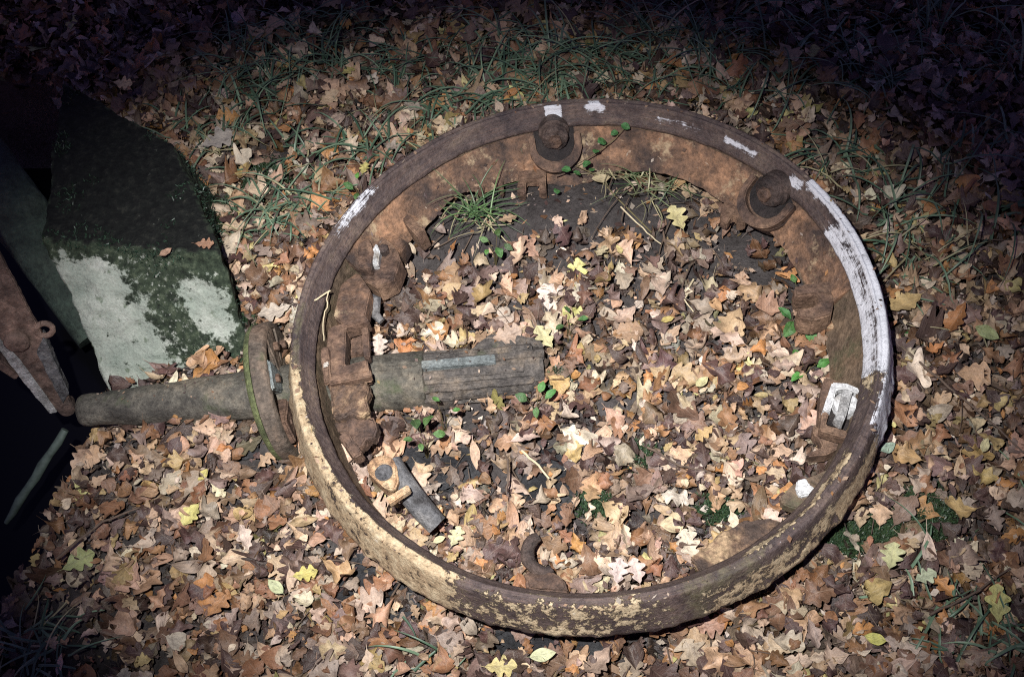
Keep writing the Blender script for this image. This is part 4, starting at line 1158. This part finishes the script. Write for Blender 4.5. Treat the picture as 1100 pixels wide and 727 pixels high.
one_leaf(391, 181, (0.62, 0.54, 0.12), .05, 80, 0, 'small yellow leaf just outside the upper left of the ring')
one_leaf(728, 234, (0.60, 0.52, 0.20), .09, 110, 0, 'yellowish lobed leaf on the bare soil beside the drooping grass')
one_leaf(717, 343, (0.60, 0.46, 0.10), .04, 20, 1, 'small golden leaf inside the ring above the centre')
one_leaf(646, 270, (0.58, 0.48, 0.26), .05, 60, 0, 'small cream leaf on bare soil, left of the yellowish lobed leaf')
one_leaf(665, 268, (0.62, 0.50, 0.16), .035, 110, 1, 'tiny yellow leaf on the bare soil inside the ring')
one_leaf(646, 192, (0.52, 0.42, 0.22), .06, 10, 1, 'pale straw-coloured leaf lying on the far flange', z=0.10)
one_leaf(545, 360, (0.44, 0.30, 0.2), .09, 20, 0, 'tan oak leaf lying against the upper side of the splined shaft')
one_leaf(407, 372, (0.66, 0.53, 0.42), .08, 95, 0, 'pale tan oak leaf against the shaft beside the slotted bracket')
one_leaf(235, 150, (0.48, 0.42, 0.34), .12, 30, 0, 'large pale crumpled leaf in the dim grass beyond the stone block')
one_leaf(235, 648, ORG, .085, 60, 0, 'rich orange oak leaf at the lower left')
one_leaf(445, 115, (0.44, 0.36, 0.26), .075, 160, 0, 'tan leaf just beyond the far outer edge of the ring')
one_leaf(470, 112, (0.52, 0.27, 0.08), .07, 60, 0, 'orange leaf just beyond the far outer edge of the ring')
one_leaf(295, 335, (0.62, 0.52, 0.40), .10, 200, 0, 'pale leaf between the stone block and the round collar')
one_leaf(545, 235, (0.46, 0.30, 0.16), .06, 20, 0, 'brown lobed leaf on the bare soil right of the grass tuft')
one_leaf(350, 392, (0.55, 0.5, 0.42), .022, 60, 0, 'scrap of pale dead leaf on the left side of the rim', z=0.125)
one_leaf(85, 602, (0.35, 0.40, 0.12), .09, 30, 0, 'greenish yellow leaf near the edge of the black gap')
one_leaf(880, 365, (0.30, 0.18, 0.1), .05, 20, 0, 'brown leaf caught below the right end of the flange')
one_leaf(132, 20 + 70, (0.5, 0.35, 0.2), .06, 0, 0, 'brown leaf lying on the dark top of the stone block', z=0.185)
one_leaf(220, 262, (0.40, 0.20, 0.10), .055, 0, 0, 'reddish leaf on the mossy front edge of the stone block', z=0.19)
one_leaf(178, 271, (0.42, 0.24, 0.14), .04, 40, 1, 'small brown leaf on the front edge of the stone block', z=0.19)

# ------------------------------------------------------------------ little green plants
def seedling(px, py, n, size, label, name='seedling', sprawl=0.02, z=0.088, hgt=0.05, colr=(0.07, 0.19, 0.035)):
    base = at(px, py, z); g0 = float(GZI(base.x, base.y))
    t = thing(name, label, 'plant', (base.x, base.y, g0))
    r = random.Random(px * 7 + py)
    top = z - g0 + 0.0
    for i in range(n):
        a = 2 * PI * i / n + r.uniform(-.4, .4)
        ex, ey = math.cos(a) * sprawl, math.sin(a) * sprawl
        h = top + r.uniform(-.008, .012)
        MB().tube([(0, 0, -0.005), (ex * .3, ey * .3, h * .6), (ex, ey, h)], [0.0012, 0.001, 0.0007], 5).build('stem', M['stem'], t, smooth=True)
        tm = leaf_template(1, 14, 0, 0, 0, r.uniform(0.95, 1.3), 3, 2.0, r.uniform(-.1, .1), 0.05)
        V, F, C, U = _leaf_free(tm, size * r.uniform(.6, 1.2), a + r.uniform(-.5, .5), (r.uniform(-.45, .45), r.uniform(-.25, .45)), -0.25, 0.22, (lambda kk: tuple(c * kk * r.uniform(.85, 1.15) for c in colr))(r.uniform(.5, 1.15)))
        V = V + np.array([ex + math.cos(a) * size * .5, ey + math.sin(a) * size * .5, h])
        o = np_mesh('leaf', V, F, M['leaf'], C, U); o.parent = t
    return t
seedling(455, 466, 5, .034, 'bright green seedling inside the ring below the shaft', colr=(0.075, 0.17, 0.045))
seedling(475, 441, 3, .026, 'small green seedling touching the near side of the shaft', colr=(0.07, 0.18, 0.04))
seedling(576, 428, 4, .030, 'green seedling just below the splined shaft end', colr=(0.075, 0.17, 0.045))
seedling(532, 262, 5, .028, 'leafy green seedling at the foot of the bright grass tuft', colr=(0.09, 0.19, 0.05))
seedling(862, 345, 5, .050, 'dark green nettle-like plant at the right end of the flange', colr=(0.06, 0.17, 0.04))
seedling(868, 393, 3, .036, 'two-leaved green plant in the shade left of the white bracket', colr=(0.07, 0.2, 0.04))
seedling(612, 345, 3, .026, 'tiny green plant beyond the splined shaft end', colr=(0.05, 0.13, 0.03))
seedling(388, 200, 4, .030, 'green seedling outside the upper left of the ring', colr=(0.09, 0.22, 0.05))
seedling(858, 312, 3, .026, 'small green plant behind the claw at the right of the ring', colr=(0.05, 0.14, 0.03))
seedling(985, 370, 3, .034, 'dim green plant outside the right side of the ring', colr=(0.05, 0.13, 0.04))
# a trailing ivy strand climbing the far flange
iv = thing('ivy_strand', 'trailing green ivy strand climbing the far flange beside the top roller', 'plant', tuple(at(612, 200, 0.05)))
IV0 = at(612, 200, 0.05)
ivp = [at(700, 250, 0.06), at(665, 215, 0.07), at(640, 188, 0.09), at(618, 178, 0.12), at(640, 165, 0.145), at(660, 150, 0.165), at(672, 136, 0.20)]
MB().tube([p - IV0 for p in ivp], [0.0022, 0.002, 0.002, 0.0018, 0.0016, 0.0014, 0.001], 6).build('stem', M['stem'], iv, smooth=True)
for (px, py, z, s) in [(672, 136, .205, .026), (660, 143, .19, .022), (647, 152, .18, .03), (640, 162, .165, .022), (630, 176, .15, .026), (608, 182, .14, .026), (620, 186, .13, .022), (598, 205, .10, .022), (636, 182, .13, .02)]:
    tm = leaf_template(1, 12, 0, 0, 0, 1.7, 3)
    V, F, C, U = _leaf_free(tm, s, random.uniform(0, 6.28), (random.uniform(-.3, .3), 0.2), -0.2, 0.15, (0.05, 0.16, 0.045))
    o = np_mesh('leaf', V + np.array(at(px, py, z) - IV0), F, M['leaf'], C, U); o.parent = iv

# ------------------------------------------------------------------ single twigs and straws
def twig(pts, r0, r1, mat, label, name='twig'):
    n = len(pts)
    P = [at(x, y, z) for x, y, z in pts]
    Q = []
    for i in range(n - 1):
        for k in range(4): Q.append(P[i].lerp(P[i + 1], k / 4) + Vector((random.gauss(0, .0012), random.gauss(0, .0012), 0)))
    Q.append(P[-1])
    return tag(MB().tube(Q, [r0 + (r1 - r0) * i / (len(Q) - 1) for i in range(len(Q))], 7).build(name, mat, None, smooth=True), label, 'twig' if name == 'twig' else name)
twig([(968, 372, .13), (1000, 400, .135), (1040, 432, .14), (1100, 486, .15)], .0035, .0018, M['twig'], 'long thin dark twig outside the right side of the ring')
twig([(320, 333, .11), (336, 324, .135), (355, 312, .15)], .0022, .0020, M['straw'], 'pale straw lying across the left side of the rim', 'straw')
twig([(353, 313, .15), (351, 330, .135), (347, 348, .128), (348, 366, .125)], .0016, .0012, M['straw'], 'thin pale thread of grass hanging down the left side of the rim', 'straw')
twig([(666, 222, .09), (690, 245, .07), (710, 262, .06)], .0022, .0015, M['straw'], 'pale dry stalk arching over the bare soil', 'straw')
twig([(735, 365, .07), (760, 385, .075), (765, 395, .07)], .003, .002, M['twig'], 'short brown twig inside the ring above the centre')
twig([(560, 484, .06), (578, 500, .065), (590, 514, .06)], .003, .0022, M['straw'], 'pale stalk on the dark stones inside the ring', 'straw')
twig([(545, 492, .07), (546, 510, .075), (544, 530, .06)], .0028, .0018, M['twig'], 'brown twig standing by the dark stones inside the ring')
twig([(695, 480, .07), (730, 500, .075), (760, 506, .07)], .0028, .0018, M['twig'], 'thin brown twig right of the dark stones')
twig([(60, 600, -.05), (110, 560, -.04), (150, 545, -.03)], .0035, .002, M['twig'], 'curved dark twig near the edge of the black gap')
twig([(1000, 660, .12), (1040, 640, .125), (1085, 610, .13)], .003, .0018, M['twig'], 'dark twig beside the large yellow leaf')
twig([(745, 300, .06), (735, 322, .07), (745, 335, .06)], .0025, .0015, M['straw'], 'pale stalk inside the upper right of the ring', 'straw')

# crumbs of leaf caught on the iron
def iron_crumbs():
    r = np.random.default_rng(55)
    V, F, C = [], [], []
    def bit(p, nrm, L):
        nrm = Vector(nrm).normalized(); u = nrm.orthogonal().normalized(); w = nrm.cross(u)
        a = r.uniform(0, 6.28); e = u * math.cos(a) + w * math.sin(a); f = nrm.cross(e); wd = L * r.uniform(.2, .7)
        s0 = len(V)
        p = Vector(p) + nrm * 0.0015
        for q in (p - e * L, p - f * wd + nrm * L * .2, p + e * L + nrm * L * r.uniform(0, .3), p + f * wd): V.append(tuple(q))
        F.append((s0, s0 + 1, s0 + 2, s0 + 3))
        c = PAL[r.choice(len(PAL), p=PW)] * r.uniform(.5, 1.0)
        C.extend([c] * 4)
    for _ in range(150):
        a = r.uniform(0, 2 * PI); rr = r.uniform(0.652, 0.674); h = 0.0985
        bit(RM @ Vector((rr * math.cos(a), rr * math.sin(a), h)), RN, 0.002 + 0.007 * r.uniform() ** 2)
    for _ in range(140):
        a = R_(r.uniform(FL0 + 3, FL1 - 3)); rr = r.uniform(0.56, 0.62); h = 0.036 - (0.630 - rr) * 1.30 + 0.003
        bit(RM @ Vector((rr * math.cos(a), rr * math.sin(a), h)), RM.to_3x3() @ Vector((-math.cos(a) * .75, -math.sin(a) * .75, .6)), 0.002 + 0.008 * r.uniform() ** 2)
    for _ in range(90):
        t_ = r.uniform(0.05, E1 - 0.02); an = r.uniform(-.5, .5); rd = 0.041 + (0.062 - 0.041) * min(1, t_ / t1) + (0.01 if t_ > t3 else 0.001)
        nn = sz * math.cos(an) + sy * math.sin(an)
        bit(SA + sx * t_ + nn * rd, nn, 0.002 + 0.006 * r.uniform() ** 2)
    o = np_mesh('leaf_crumbs', np.array(V), np.array(F), M['leaf'], np.array(C), np.array([(r.uniform(), .4, r.uniform()) for _ in V]), False)
    tag(o, 'crumbs of dead leaf caught on the rusty iron', None, None, 'stuff')
iron_crumbs()
